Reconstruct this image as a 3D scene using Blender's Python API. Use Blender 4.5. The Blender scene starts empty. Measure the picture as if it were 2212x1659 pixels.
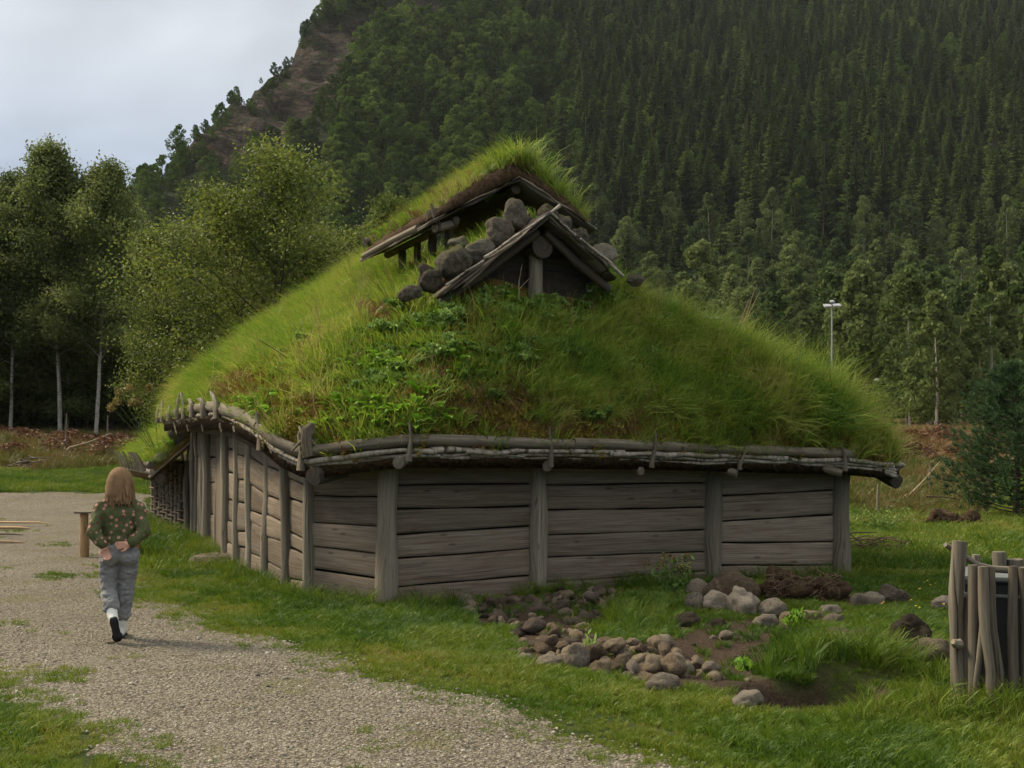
import bpy, math, random
import numpy as np
from mathutils import Vector, Matrix

scene = bpy.context.scene
C = scene.collection
R = math.radians
random.seed(7)

# ------------------------------------------------------------------ camera
FPX, CX, HY, EYE = 2460.0, 1106.0, 960.0, 1.6      # focal length and horizon in units of a 2212 px wide picture
cam_d = bpy.data.cameras.new('camera')
cam_d.sensor_width = 36.0
cam_d.lens = 36.0 * FPX / 2212.0
cam_d.shift_y = (HY - 829.5) / 2212.0
cam_d.clip_start = 0.1
cam_d.clip_end = 3000.0
cam = bpy.data.objects.new('camera', cam_d)
C.objects.link(cam)
cam.location = (0, 0, EYE)
cam.rotation_euler = (R(90), 0, 0)
scene.camera = cam

# ------------------------------------------------------------------ sky, sun, exposure
SUN_AZ, SUN_EL = R(-68), R(40)          # azimuth from +Y, negative = to the left of the view
sun_dir = Vector((math.sin(SUN_AZ) * math.cos(SUN_EL), math.cos(SUN_AZ) * math.cos(SUN_EL), math.sin(SUN_EL)))
world = bpy.data.worlds.new('World')
scene.world = world
world.use_nodes = True
wn, wl = world.node_tree.nodes, world.node_tree.links
wn.clear()
w_out = wn.new('ShaderNodeOutputWorld')
w_bg = wn.new('ShaderNodeBackground')
w_bg.inputs['Strength'].default_value = 0.1
w_sky = wn.new('ShaderNodeTexSky')
w_sky.sky_type = 'NISHITA'
w_sky.sun_disc = False
w_sky.sun_elevation = SUN_EL
w_sky.sun_rotation = SUN_AZ
w_tc = wn.new('ShaderNodeTexCoord')
w_sep = wn.new('ShaderNodeSeparateXYZ')
wl.new(w_tc.outputs['Generated'], w_sep.inputs[0])
w_map = wn.new('ShaderNodeMapping')
w_map.inputs['Scale'].default_value = (1.0, 1.0, 2.2)
w_map.inputs['Location'].default_value = (0.35, 0.2, 0.15)
wl.new(w_tc.outputs['Generated'], w_map.inputs[0])
w_noise = wn.new('ShaderNodeTexNoise')
w_noise.inputs['Scale'].default_value = 3.4
w_noise.inputs['Detail'].default_value = 5.0
w_noise.inputs['Roughness'].default_value = 0.42
w_noise.inputs['Distortion'].default_value = 0.4
wl.new(w_map.outputs[0], w_noise.inputs['Vector'])
w_ramp = wn.new('ShaderNodeValToRGB')           # overcast layer: darker towards the horizon, brighter overhead
w_ramp.color_ramp.interpolation = 'EASE'
for i, (p, c) in enumerate([(0.0, (1.9, 2.45, 3.4)), (0.13, (2.35, 2.9, 3.9)), (0.38, (5.7, 5.95, 6.2)), (1.0, (10.2, 9.9, 9.2))]):
    e = w_ramp.color_ramp.elements[i] if i < 2 else w_ramp.color_ramp.elements.new(p)
    e.position = p
    e.color = (c[0], c[1], c[2], 1)
wl.new(w_sep.outputs['Z'], w_ramp.inputs[0])
w_cr = wn.new('ShaderNodeMapRange')
w_cr.inputs['From Min'].default_value = 0.3
w_cr.inputs['From Max'].default_value = 0.72
w_cr.inputs['To Min'].default_value = 0.66
w_cr.inputs['To Max'].default_value = 1.5
wl.new(w_noise.outputs[0], w_cr.inputs[0])
w_mul = wn.new('ShaderNodeVectorMath')
w_mul.operation = 'SCALE'
wl.new(w_ramp.outputs[0], w_mul.inputs[0])
wl.new(w_cr.outputs[0], w_mul.inputs['Scale'])
w_mix = wn.new('ShaderNodeMix')
w_mix.data_type = 'RGBA'
w_mix.inputs[0].default_value = 0.9
wl.new(w_sky.outputs[0], w_mix.inputs[6])
wl.new(w_mul.outputs[0], w_mix.inputs[7])
wl.new(w_mix.outputs[2], w_bg.inputs['Color'])
wl.new(w_bg.outputs[0], w_out.inputs[0])

sun_l = bpy.data.lights.new('sun', 'SUN')
sun_l.energy = 3.9
sun_l.angle = R(14)
sun_l.color = (1.0, 0.87, 0.64)
sun_o = bpy.data.objects.new('sun', sun_l)
C.objects.link(sun_o)
sun_o.location = (-30, -5, 40)
sun_o.rotation_euler = sun_dir.to_track_quat('Z', 'Y').to_euler()

scene.view_settings.view_transform = 'Standard'
scene.view_settings.look = 'None'
scene.view_settings.gamma = 1.0
scene.view_settings.exposure = 0.5
scene.view_settings.use_curve_mapping = False
scene.render.engine = 'CYCLES'
cy = scene.cycles
cy.use_denoising = True
cy.use_adaptive_sampling = True
cy.adaptive_threshold = 0.025
cy.max_bounces = 6
cy.diffuse_bounces = 2
cy.glossy_bounces = 2
cy.transmission_bounces = 3
cy.transparent_max_bounces = 6
cy.volume_bounces = 1
cy.caustics_reflective = False
cy.caustics_refractive = False

# ------------------------------------------------------------------ helpers
def gnd(x, y):
    """point of the flat ground seen at picture point (x, y)"""
    Y = FPX * EYE / (y - HY)
    return ((x - CX) / FPX * Y, Y)

def at(x, y, Y):
    return Vector(((x - CX) / FPX * Y, Y, EYE - (y - HY) / FPX * Y))

def px(X, Y, Z):
    Y = np.maximum(Y, 0.5)
    return CX + FPX * X / Y, HY - FPX * (Z - EYE) / Y

def _h(ix, iy, iz, s):
    n = (ix.astype(np.int64) * 374761393 + iy.astype(np.int64) * 668265263 + iz.astype(np.int64) * 2147483647 + s * 974711) & 0x7fffffff
    n = ((n ^ (n >> 13)) * 1274126177) & 0x7fffffff
    n = n ^ (n >> 16)
    return (n & 0xffff) / 65535.0

def vnoise(x, y, z=0.0, s=0):
    x, y, z = np.broadcast_arrays(np.asarray(x, float), np.asarray(y, float), np.asarray(z, float))
    ix, iy, iz = np.floor(x), np.floor(y), np.floor(z)
    fx, fy, fz = x - ix, y - iy, z - iz
    fx, fy, fz = (f * f * (3 - 2 * f) for f in (fx, fy, fz))
    r = 0
    for a in (0, 1):
        for b in (0, 1):
            for c in (0, 1):
                w = (fx if a else 1 - fx) * (fy if b else 1 - fy) * (fz if c else 1 - fz)
                r = r + w * _h(ix + a, iy + b, iz + c, s)
    return r

def fbm(x, y, z=0.0, s=0, o=3):
    r, a, t = 0, 0.5, 0
    for k in range(o):
        r = r + a * vnoise(np.asarray(x) * 2 ** k, np.asarray(y) * 2 ** k, np.asarray(z) * 2 ** k, s + k * 17)
        t += a
        a *= 0.5
    return r / t

def sstep(a, b, x):
    t = np.clip((np.asarray(x, float) - a) / (b - a), 0, 1)
    return t * t * (3 - 2 * t)

def inpoly(X, Y, poly):
    X, Y = np.asarray(X, float), np.asarray(Y, float)
    r = np.zeros(X.shape, bool)
    n = len(poly)
    for i in range(n):
        x1, y1 = poly[i]
        x2, y2 = poly[(i + 1) % n]
        c = ((y1 > Y) != (y2 > Y)) & (X < (x2 - x1) * (Y - y1) / ((y2 - y1) if y2 != y1 else 1e-9) + x1)
        r ^= c
    return r

def mesh_np(name, V, F, mat_idx=None, uv=None, smooth=True):
    """V Nx3; F a list of integer arrays (Mxk) of polygons"""
    V = np.asarray(V, np.float32)
    F = [np.asarray(f, np.int32) for f in (F if isinstance(F, list) else [F]) if len(f)]
    me = bpy.data.meshes.new(name)
    me.vertices.add(len(V))
    me.vertices.foreach_set('co', V.ravel())
    lv = np.concatenate([f.ravel() for f in F])
    tot = np.concatenate([np.full(len(f), f.shape[1], np.int32) for f in F])
    st = np.concatenate([[0], np.cumsum(tot)[:-1]]).astype(np.int32)
    me.loops.add(len(lv))
    me.loops.foreach_set('vertex_index', lv)
    me.polygons.add(len(tot))
    me.polygons.foreach_set('loop_start', st)
    me.polygons.foreach_set('loop_total', tot)
    if mat_idx is not None:
        me.polygons.foreach_set('material_index', np.asarray(mat_idx, np.int32))
    me.polygons.foreach_set('use_smooth', np.full(len(tot), smooth, bool))
    if uv is not None:
        l = me.uv_layers.new(name='UVMap')
        l.data.foreach_set('uv', np.asarray(uv, np.float32)[lv].ravel())
    me.update(calc_edges=True)
    me.validate()
    return me

class MB:
    """collects pieces of one mesh; vertices carry a grain coordinate (u across, v along)"""
    def __init__(s):
        s.V, s.U, s.Q, s.T, s.n = [], [], [], [], 0
    def add(s, V, Q=(), T=(), U=None):
        V = np.asarray(V, float).reshape(-1, 3)
        s.V.append(V)
        s.U.append(np.zeros((len(V), 2)) if U is None else np.asarray(U, float))
        if len(Q): s.Q.append(np.asarray(Q, int) + s.n)
        if len(T): s.T.append(np.asarray(T, int) + s.n)
        s.n += len(V)
        return s
    def tube(s, pts, rad, sides=10, wob=0.0, seed=0, cap=True, squash=1.0):
        P = np.asarray([tuple(p) for p in pts], float)
        n = len(P)
        r = np.full(n, rad) if np.isscalar(rad) else np.asarray(rad, float)
        T = np.gradient(P, axis=0)
        T /= np.linalg.norm(T, axis=1)[:, None] + 1e-9
        ref = np.array([0, 0, 1.0]) if abs(T[0][2]) < 0.9 else np.array([1.0, 0, 0])
        L = np.concatenate([[0], np.cumsum(np.linalg.norm(np.diff(P, axis=0), axis=1))])
        a = np.linspace(0, 2 * math.pi, sides + 1)
        V, U = [], []
        for i in range(n):
            A = np.cross(ref, T[i]); A /= np.linalg.norm(A) + 1e-9
            B = np.cross(T[i], A)
            rr = np.full(sides + 1, r[i])
            if wob:
                rr = rr * (1 + wob * (vnoise(np.cos(a) * 1.3 + 5, np.sin(a) * 1.3 + L[i] * 0.2, L[i] * 5.0, seed) - 0.5) * 2)
            V.append(P[i] + np.outer(np.cos(a) * rr, A) + np.outer(np.sin(a) * rr * squash, B))
            U.append(np.stack([a * r[i], np.full(sides + 1, L[i])], 1))
        V, U = np.concatenate(V), np.concatenate(U)
        k = sides + 1
        Q = [(i * k + j, i * k + j + 1, (i + 1) * k + j + 1, (i + 1) * k + j) for i in range(n - 1) for j in range(sides)]
        s.add(V, Q, U=U)
        if cap:
            for i, sg in ((0, -1), (n - 1, 1)):
                b = s.n
                ring = V[i * k:i * k + sides]
                s.add(np.vstack([ring, P[i] + T[i] * sg * r[i] * 0.12]), U=np.vstack([U[i * k:i * k + sides], [[0.1, 0.1]]]),
                      T=[((j, (j + 1) % sides, sides) if sg > 0 else ((j + 1) % sides, j, sides)) for j in range(sides)])
        return s
    def mesh(s, name, smooth=True):
        F = []
        if s.Q: F.append(np.concatenate(s.Q))
        if s.T: F.append(np.concatenate(s.T))
        return mesh_np(name, np.concatenate(s.V), F, uv=np.concatenate(s.U), smooth=smooth)

def tag(o, label=None, cat=None, group=None, kind=None):
    if label: o['label'] = label
    if cat: o['category'] = cat
    if group: o['group'] = group
    if kind: o['kind'] = kind
    return o

def obj(name, me, mat=None, parent=None):
    if isinstance(me, MB): me = me.mesh(name)
    o = bpy.data.objects.new(name, me)
    C.objects.link(o)
    if mat is not None and len(me.materials) == 0:
        for m in (mat if isinstance(mat, (list, tuple)) else [mat]):
            me.materials.append(m)
    if parent is not None:
        o.parent = parent
        o.matrix_parent_inverse = Matrix.Translation(-parent.location) if parent.type == 'EMPTY' and parent.rotation_euler[2] == 0 else Matrix()
    return o

def empty(name, loc, rz=0.0):
    o = bpy.data.objects.new(name, None)
    o.empty_display_size = 0.2
    C.objects.link(o)
    o.location = loc
    o.rotation_euler = (0, 0, rz)
    return o

# ------------------------------------------------------------------ materials
def mat_new(name):
    m = bpy.data.materials.new(name)
    m.use_nodes = True
    n = m.node_tree.nodes
    n.clear()
    return m, n, m.node_tree.links

def ramp(n, l, fac, stops):
    r = n.new('ShaderNodeValToRGB')
    for i, (p, c) in enumerate(stops):
        e = r.color_ramp.elements[i] if i < 2 else r.color_ramp.elements.new(p)
        e.position = p
        e.color = (c[0], c[1], c[2], 1)
    l.new(fac, r.inputs[0])
    return r.outputs[0]

def noise(n, l, vec, scale, detail=3, rough=0.55, dist=0.0):
    t = n.new('ShaderNodeTexNoise')
    t.inputs['Scale'].default_value = scale
    t.inputs['Detail'].default_value = detail
    t.inputs['Roughness'].default_value = rough
    t.inputs['Distortion'].default_value = dist
    l.new(vec, t.inputs['Vector'])
    return t.outputs[0]

def math_(n, l, op, a, b, c=None):
    t = n.new('ShaderNodeMath')
    t.operation = op
    for i, v in enumerate((a, b) if c is None else (a, b, c)):
        if isinstance(v, (int, float)): t.inputs[i].default_value = v
        else: l.new(v, t.inputs[i])
    return t.outputs[0]

def mixc(n, l, fac, a, b, mode='MIX'):
    t = n.new('ShaderNodeMix')
    t.data_type = 'RGBA'
    t.blend_type = mode
    for s, v in ((0, fac), (6, a), (7, b)):
        if isinstance(v, (int, float)): t.inputs[s].default_value = v
        elif isinstance(v, tuple): t.inputs[s].default_value = (v[0], v[1], v[2], 1)
        else: l.new(v, t.inputs[s])
    return t.outputs[2]

def finish(n, l, col, rough=0.85, spec=0.2, bump=None, bstr=0.5, bdist=0.01, trans=0.0):
    b = n.new('ShaderNodeBsdfPrincipled')
    if isinstance(col, tuple): b.inputs['Base Color'].default_value = (col[0], col[1], col[2], 1)
    else: l.new(col, b.inputs['Base Color'])
    if isinstance(rough, (int, float)): b.inputs['Roughness'].default_value = rough
    else: l.new(rough, b.inputs['Roughness'])
    b.inputs['Specular IOR Level'].default_value = spec
    if bump is not None:
        bp = n.new('ShaderNodeBump')
        bp.inputs['Strength'].default_value = bstr
        bp.inputs['Distance'].default_value = bdist
        l.new(bump, bp.inputs['Height'])
        l.new(bp.outputs[0], b.inputs['Normal'])
    out = n.new('ShaderNodeOutputMaterial')
    if trans > 0:
        t = n.new('ShaderNodeBsdfTranslucent')
        if isinstance(col, tuple): t.inputs[0].default_value = (col[0], col[1], col[2], 1)
        else: l.new(col, t.inputs[0])
        mx = n.new('ShaderNodeMixShader')
        mx.inputs[0].default_value = trans
        l.new(b.outputs[0], mx.inputs[1]); l.new(t.outputs[0], mx.inputs[2])
        l.new(mx.outputs[0], out.inputs[0])
    else:
        l.new(b.outputs[0], out.inputs[0])

def attr(n, name, typ='GEOMETRY'):
    a = n.new('ShaderNodeAttribute')
    a.attribute_name = name
    a.attribute_type = typ
    return a.outputs['Fac']

def mat_wood(name, c_dark, c_mid, c_light, stain=(0.1, 0.055, 0.03), stain_amt=0.35, gv=2.2, gu=38.0):
    m, n, l = mat_new(name)
    uv = n.new('ShaderNodeTexCoord')
    oi = n.new('ShaderNodeObjectInfo')
    mp = n.new('ShaderNodeMapping')
    mp.inputs['Scale'].default_value = (gu, gv, 1)
    l.new(uv.outputs['UV'], mp.inputs[0])
    cb = n.new('ShaderNodeCombineXYZ')
    r100 = math_(n, l, 'MULTIPLY', oi.outputs['Random'], 97.0)
    l.new(r100, cb.inputs[0]); l.new(r100, cb.inputs[2])
    ad = n.new('ShaderNodeVectorMath'); ad.operation = 'ADD'
    l.new(mp.outputs[0], ad.inputs[0]); l.new(cb.outputs[0], ad.inputs[1])
    g = noise(n, l, ad.outputs[0], 1.0, 6, 0.7, 0.05)
    mp2 = n.new('ShaderNodeMapping')
    mp2.inputs['Scale'].default_value = (7, 1.6, 1)
    l.new(uv.outputs['UV'], mp2.inputs[0])
    ad2 = n.new('ShaderNodeVectorMath'); ad2.operation = 'ADD'
    l.new(mp2.outputs[0], ad2.inputs[0]); l.new(cb.outputs[0], ad2.inputs[1])
    blot = noise(n, l, ad2.outputs[0], 1.0, 4, 0.6, 0.6)
    col = ramp(n, l, g, [(0.24, c_dark), (0.48, c_mid), (0.76, c_light)])
    sm = ramp(n, l, blot, [(0.48, (0, 0, 0)), (0.7, (1, 1, 1))])
    sf = math_(n, l, 'MULTIPLY', sm, stain_amt)
    col = mixc(n, l, sf, col, stain)
    v = math_(n, l, 'MULTIPLY_ADD', oi.outputs['Random'], 0.5, 0.75)
    hs = n.new('ShaderNodeHueSaturation')
    l.new(col, hs.inputs['Color']); l.new(v, hs.inputs['Value'])
    mp3 = n.new('ShaderNodeMapping')
    mp3.inputs['Scale'].default_value = (gu * 1.6, gv * 0.5, 1)
    l.new(uv.outputs['UV'], mp3.inputs[0])
    ad3 = n.new('ShaderNodeVectorMath'); ad3.operation = 'ADD'
    l.new(mp3.outputs[0], ad3.inputs[0]); l.new(cb.outputs[0], ad3.inputs[1])
    ck = noise(n, l, ad3.outputs[0], 1.0, 2, 0.5, 0.1)
    mk = n.new('ShaderNodeMapping'); mk.inputs['Scale'].default_value = (9, 2.6, 1)
    l.new(uv.outputs['UV'], mk.inputs[0])
    ak = n.new('ShaderNodeVectorMath'); ak.operation = 'ADD'
    l.new(mk.outputs[0], ak.inputs[0]); l.new(cb.outputs[0], ak.inputs[1])
    vk = n.new('ShaderNodeTexVoronoi'); vk.inputs['Scale'].default_value = 1.0
    l.new(ak.outputs[0], vk.inputs['Vector'])
    knot = ramp(n, l, vk.outputs['Distance'], [(0.07, (1, 1, 1)), (0.16, (0, 0, 0))])
    hs_col = mixc(n, l, math_(n, l, 'MULTIPLY', knot, 0.6), hs.outputs[0], (0.035, 0.024, 0.016))
    crack = ramp(n, l, ck, [(0.29, (1, 1, 1)), (0.34, (0, 0, 0))])
    col = mixc(n, l, math_(n, l, 'MULTIPLY', crack, 0.8), hs_col, (0.012, 0.01, 0.008))
    hgt = math_(n, l, 'SUBTRACT', g, crack)
    finish(n, l, col, 0.82, 0.2, hgt, 0.55, 0.004)
    return m

def mat_leaf(name, a, b, c, scale=0.6, trans=0.3, rough=0.55, spec=0.25, rnd=0.5, vspread=0.5):
    m, n, l = mat_new(name)
    g = n.new('ShaderNodeNewGeometry')
    oi = n.new('ShaderNodeObjectInfo')
    nz = noise(n, l, g.outputs['Position'], scale, 3, 0.6)
    f = math_(n, l, 'ADD', nz, math_(n, l, 'MULTIPLY_ADD', oi.outputs['Random'], rnd, -rnd / 2))
    f = math_(n, l, 'ADD', f, math_(n, l, 'MULTIPLY_ADD', g.outputs['Random Per Island'], vspread, -vspread / 2))
    col = ramp(n, l, f, [(0.25, a), (0.5, b), (0.78, c)])
    finish(n, l, col, rough, spec, trans=trans)
    return m

def mat_stone(name, a, b, c, scale=6.0, moss=0.0):
    m, n, l = mat_new(name)
    tc = n.new('ShaderNodeTexCoord')
    oi = n.new('ShaderNodeObjectInfo')
    ad = n.new('ShaderNodeVectorMath'); ad.operation = 'ADD'
    r = math_(n, l, 'MULTIPLY', oi.outputs['Random'], 50.0)
    l.new(tc.outputs['Object'], ad.inputs[0]); l.new(r, ad.inputs[1])
    n1 = noise(n, l, ad.outputs[0], scale, 6, 0.7, 0.3)
    n2 = noise(n, l, ad.outputs[0], scale * 9, 3, 0.7)
    f = math_(n, l, 'ADD', math_(n, l, 'MULTIPLY', n1, 0.65), math_(n, l, 'MULTIPLY', n2, 0.35))
    f = math_(n, l, 'ADD', f, math_(n, l, 'MULTIPLY_ADD', oi.outputs['Random'], 0.3, -0.15))
    col = ramp(n, l, f, [(0.36, a), (0.5, b), (0.66, c)])
    if moss:
        g = n.new('ShaderNodeNewGeometry')
        sp = n.new('ShaderNodeSeparateXYZ'); l.new(g.outputs['Normal'], sp.inputs[0])
        mm = math_(n, l, 'ADD', math_(n, l, 'MULTIPLY', sp.outputs['Z'], 0.6), n1)
        mf = ramp(n, l, mm, [(0.78, (0, 0, 0)), (1.0, (moss, moss, moss))])
        col = mixc(n, l, mf, col, (0.10, 0.10, 0.025))
    finish(n, l, col, 0.88, 0.15, f, 0.9, 0.12)
    return m

def mat_plain(name, col, rough=0.8, spec=0.2, nscale=30.0, var=0.25, bstr=0.2, bdist=0.003, trans=0.0):
    m, n, l = mat_new(name)
    tc = n.new('ShaderNodeTexCoord')
    nz = noise(n, l, tc.outputs['Object'], nscale, 4, 0.6)
    a = tuple(x * (1 - var) for x in col)
    b = tuple(min(1, x * (1 + var)) for x in col)
    c = ramp(n, l, nz, [(0.3, a), (0.7, b)])
    finish(n, l, c, rough, spec, nz, bstr, bdist, trans)
    return m

M = {}
M['post'] = mat_wood('weathered_post', (0.075, 0.062, 0.044), (0.185, 0.16, 0.12), (0.29, 0.26, 0.20), gu=75, gv=1.5, stain_amt=0.25)
M['plank'] = mat_wood('weathered_plank', (0.065, 0.049, 0.033), (0.165, 0.13, 0.095), (0.29, 0.24, 0.185), gu=85, gv=1.6, stain_amt=0.42)
M['log'] = mat_wood('weathered_log', (0.055, 0.045, 0.033), (0.135, 0.114, 0.085), (0.24, 0.21, 0.165), gu=26, gv=1.4)
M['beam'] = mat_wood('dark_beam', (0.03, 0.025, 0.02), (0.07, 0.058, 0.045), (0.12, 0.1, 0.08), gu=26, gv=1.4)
M['fresh'] = mat_wood('fresh_wood', (0.16, 0.10, 0.05), (0.32, 0.21, 0.11), (0.42, 0.3, 0.17), gu=26, gv=1.4, stain_amt=0.2)
M['twig'] = mat_wood('twig_wood', (0.06, 0.04, 0.025), (0.13, 0.085, 0.055), (0.2, 0.14, 0.09), gu=26, gv=1.4)

def mat_birch_bark(name, white=(0.52, 0.47, 0.42), curl=(0.25, 0.15, 0.09)):
    m, n, l = mat_new(name)
    tc = n.new('ShaderNodeTexCoord')
    oi = n.new('ShaderNodeObjectInfo')
    mp = n.new('ShaderNodeMapping'); mp.inputs['Scale'].default_value = (5, 26, 1)
    l.new(tc.outputs['UV'], mp.inputs[0])
    cb = n.new('ShaderNodeCombineXYZ')
    r = math_(n, l, 'MULTIPLY', oi.outputs['Random'], 91.0)
    l.new(r, cb.inputs[1]); l.new(r, cb.inputs[2])
    ad = n.new('ShaderNodeVectorMath'); ad.operation = 'ADD'
    l.new(mp.outputs[0], ad.inputs[0]); l.new(cb.outputs[0], ad.inputs[1])
    n1 = noise(n, l, ad.outputs[0], 1.0, 4, 0.6, 0.4)
    mp2 = n.new('ShaderNodeMapping'); mp2.inputs['Scale'].default_value = (9, 3.5, 1)
    l.new(tc.outputs['UV'], mp2.inputs[0])
    ad2 = n.new('ShaderNodeVectorMath'); ad2.operation = 'ADD'
    l.new(mp2.outputs[0], ad2.inputs[0]); l.new(cb.outputs[0], ad2.inputs[1])
    n2 = noise(n, l, ad2.outputs[0], 1.0, 4, 0.65, 0.8)
    col = ramp(n, l, n1, [(0.33, (0.05, 0.04, 0.035)), (0.42, tuple(x * 0.6 for x in white)), (0.6, white)])
    f2 = ramp(n, l, n2, [(0.5, (0, 0, 0)), (0.66, (1, 1, 1))])
    col = mixc(n, l, math_(n, l, 'MULTIPLY', f2, 0.75), col, curl)
    finish(n, l, col, 0.75, 0.2, n1, 0.5, 0.006)
    return m
M['bark'] = mat_birch_bark('birch_bark_roll', (0.36, 0.32, 0.26), (0.15, 0.105, 0.07))
M['birch_trunk'] = mat_birch_bark('birch_trunk_bark', (0.40, 0.37, 0.31), (0.09, 0.075, 0.06))
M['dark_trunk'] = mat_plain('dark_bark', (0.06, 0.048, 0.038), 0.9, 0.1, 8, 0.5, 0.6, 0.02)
M['earth'] = mat_plain('turf_earth', (0.075, 0.048, 0.028), 0.95, 0.1, 22, 0.6, 1.0, 0.03)
M['stone_brown'] = mat_stone('stone_brown', (0.12, 0.088, 0.056), (0.28, 0.21, 0.14), (0.44, 0.355, 0.25))
M['stone_grey'] = mat_stone('stone_grey', (0.10, 0.08, 0.057), (0.22, 0.184, 0.138), (0.37, 0.32, 0.25), 4.0, 0.0)
M['stone_moss'] = mat_stone('stone_mossy', (0.085, 0.07, 0.05), (0.185, 0.158, 0.118), (0.32, 0.285, 0.22), 4.0, 0.7)
M['stone_dark'] = mat_stone('stone_dark', (0.05, 0.037, 0.027), (0.11, 0.084, 0.06), (0.19, 0.15, 0.115))
M['stone_pale'] = mat_stone('stone_pale', (0.17, 0.13, 0.094), (0.33, 0.27, 0.20), (0.5, 0.425, 0.335), 5.0)

# ------------------------------------------------------------------ terrain
E_ = np.array([0.919, 0.395])      # across the house, to its right
D_ = np.array([-0.395, 0.919])     # along the house, away from the camera
O_ = np.array([0.9, 12.6])
def ax(t, o, z=None):
    p = O_ + D_ * t + E_ * o
    return (p[0], p[1]) if z is None else Vector((p[0], p[1], z))

P_ = (-2.08, 11.68); A_ = (-1.23, 11.18); B_ = (0.264, 12.04); Cc = (2.31, 13.12); D0 = (3.91, 13.57)
WALL = [(-7.67, 24.3), (-5.44, 19.5), (-4.57, 17.65), (-3.8, 15.2), (-2.88, 13.34), P_, A_, B_, Cc, D0, tuple(np.array(D0) + D_ * 12)]

PROF_X = [-700, -250, -122, -96, -91, -83, -81.5, -76.6, -73.8, -65.6, -58.4, -51, -30, 0, 60]
PROF_Z = [20, 33, 46, 54, 60, 69, 82, 97, 106, 123, 149, 170, 228, 320, 900]
def hill(X, Y):
    X, Y = np.broadcast_arrays(np.asarray(X, float), np.asarray(Y, float))
    s = 0.8 - 0.2 * sstep(-60, 80, X)
    a = np.clip(Y - 110, 0, 120)
    g = 3.4 + 0.04 * a + (0.41 / 240) * a * a + np.clip(Y - 230, 0, None) * s
    p = np.interp(X + 9 * (fbm(X * 0.0, Y / 40.0, 0, 3) - 0.5), PROF_X, PROF_Z)
    k = 5.0
    return -k * np.logaddexp(-g / k, -p / k)

_pit = lambda X, Y, cx, cy, rx, ry: np.sqrt(((X - cx) / rx) ** 2 + ((Y - cy) / ry) ** 2)
DIRT = [gnd(*p) for p in [(1470, 1352), (1560, 1338), (1700, 1332), (1760, 1352), (1690, 1375), (1650, 1405), (1640, 1450), (1720, 1490), (1860, 1500), (1850, 1530), (1690, 1532), (1600, 1510), (1520, 1500), (1430, 1470), (1300, 1460), (1210, 1440), (1250, 1410), (1400, 1400), (1440, 1375)]]
def dirtmask(X, Y):
    n1 = (fbm(X * 2.5, Y * 2.5, 1.0, 11) - 0.5) * 0.35
    n2 = (fbm(X * 2.5, Y * 2.5, 7.0, 12) - 0.5) * 0.35
    return inpoly(X + n1, Y + n2, DIRT)

HEAP1 = [gnd(*p) for p in [(965, 1306), (1100, 1296), (1160, 1297), (1350, 1281), (1345, 1304), (1290, 1364), (1275, 1400), (1200, 1406), (1110, 1396), (1105, 1354), (1040, 1349)]]
HEAP2 = [gnd(*p) for p in [(1098, 1412), (1200, 1396), (1300, 1402), (1440, 1392), (1510, 1432), (1562, 1462), (1500, 1490), (1400, 1486), (1330, 1466), (1230, 1446), (1110, 1430)]]
def bare(X, Y):
    return dirtmask(X, Y) | (_pit(X, Y, 1.93, 7.34, 0.60, 0.42) < .98) | inpoly(X, Y, HEAP1) | inpoly(X, Y, HEAP2)

def H(X, Y):
    X, Y = np.broadcast_arrays(np.asarray(X, float), np.asarray(Y, float))
    r = np.clip((Y - 22) / 40, 0, 1)
    z = 2.0 * r * r * (3 - 2 * r) + np.clip(Y - 62, 0, 48) * 0.029
    z = z + (fbm(X * 0.5, Y * 0.5, 0, 5) - 0.5) * 0.07 * sstep(3, 6, Y) * sstep(0, 0.8, np.abs(X - 9.9) + 0.2)
    z = z + (fbm(X * 0.12, Y * 0.12, 0, 8) - 0.5) * 0.9 * sstep(20, 34, Y)
    d = _pit(X, Y, 1.93, 7.36, 0.62, 0.45) + (fbm(X * 3, Y * 3, 0, 21) - 0.5) * 0.3
    z = z - 0.34 * (1 - sstep(0.55, 1.0, d))
    d2 = _pit(X, Y, 1.65, 8.6, 0.75, 1.1)
    z = z - 0.10 * (1 - sstep(0.3, 1.0, d2))
    d3 = _pit(X, Y, 2.35, 8.05, 0.8, 0.55)
    z = z + 0.13 * (1 - sstep(0.2, 1.0, d3)) * sstep(0.75, 1.1, d)
    z = z + 0.05 * (1 - sstep(0.3, 1.0, _pit(X, Y, 0.8, 11.1, 1.6, 0.8)))
    hz = hill(X, Y)
    w = sstep(100, 125, Y)
    return z * (1 - w) + hz * w

def Hs(x, y): return float(H(np.array([x]), np.array([y]))[0])

def grid_mesh(name, xs, ys, zf, keep=None):
    X, Y = np.meshgrid(xs, ys)
    Z = zf(X, Y)
    V = np.stack([X.ravel(), Y.ravel(), Z.ravel()], 1)
    nx, ny = len(xs), len(ys)
    i, j = np.meshgrid(np.arange(nx - 1), np.arange(ny - 1))
    a = (j * nx + i).ravel()
    Q = np.stack([a, a + 1, a + nx + 1, a + nx], 1)
    if keep is not None:
        Q = Q[keep[Q].all(1)]
        u, inv = np.unique(Q.ravel(), return_inverse=True)
        V, Q = V[u], inv.reshape(-1, 4)
    return mesh_np(name, V, Q), V

def set_attr(me, name, vals):
    a = me.attributes.new(name, 'FLOAT', 'POINT')
    a.data.foreach_set('value', np.asarray(vals, np.float32))

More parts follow.
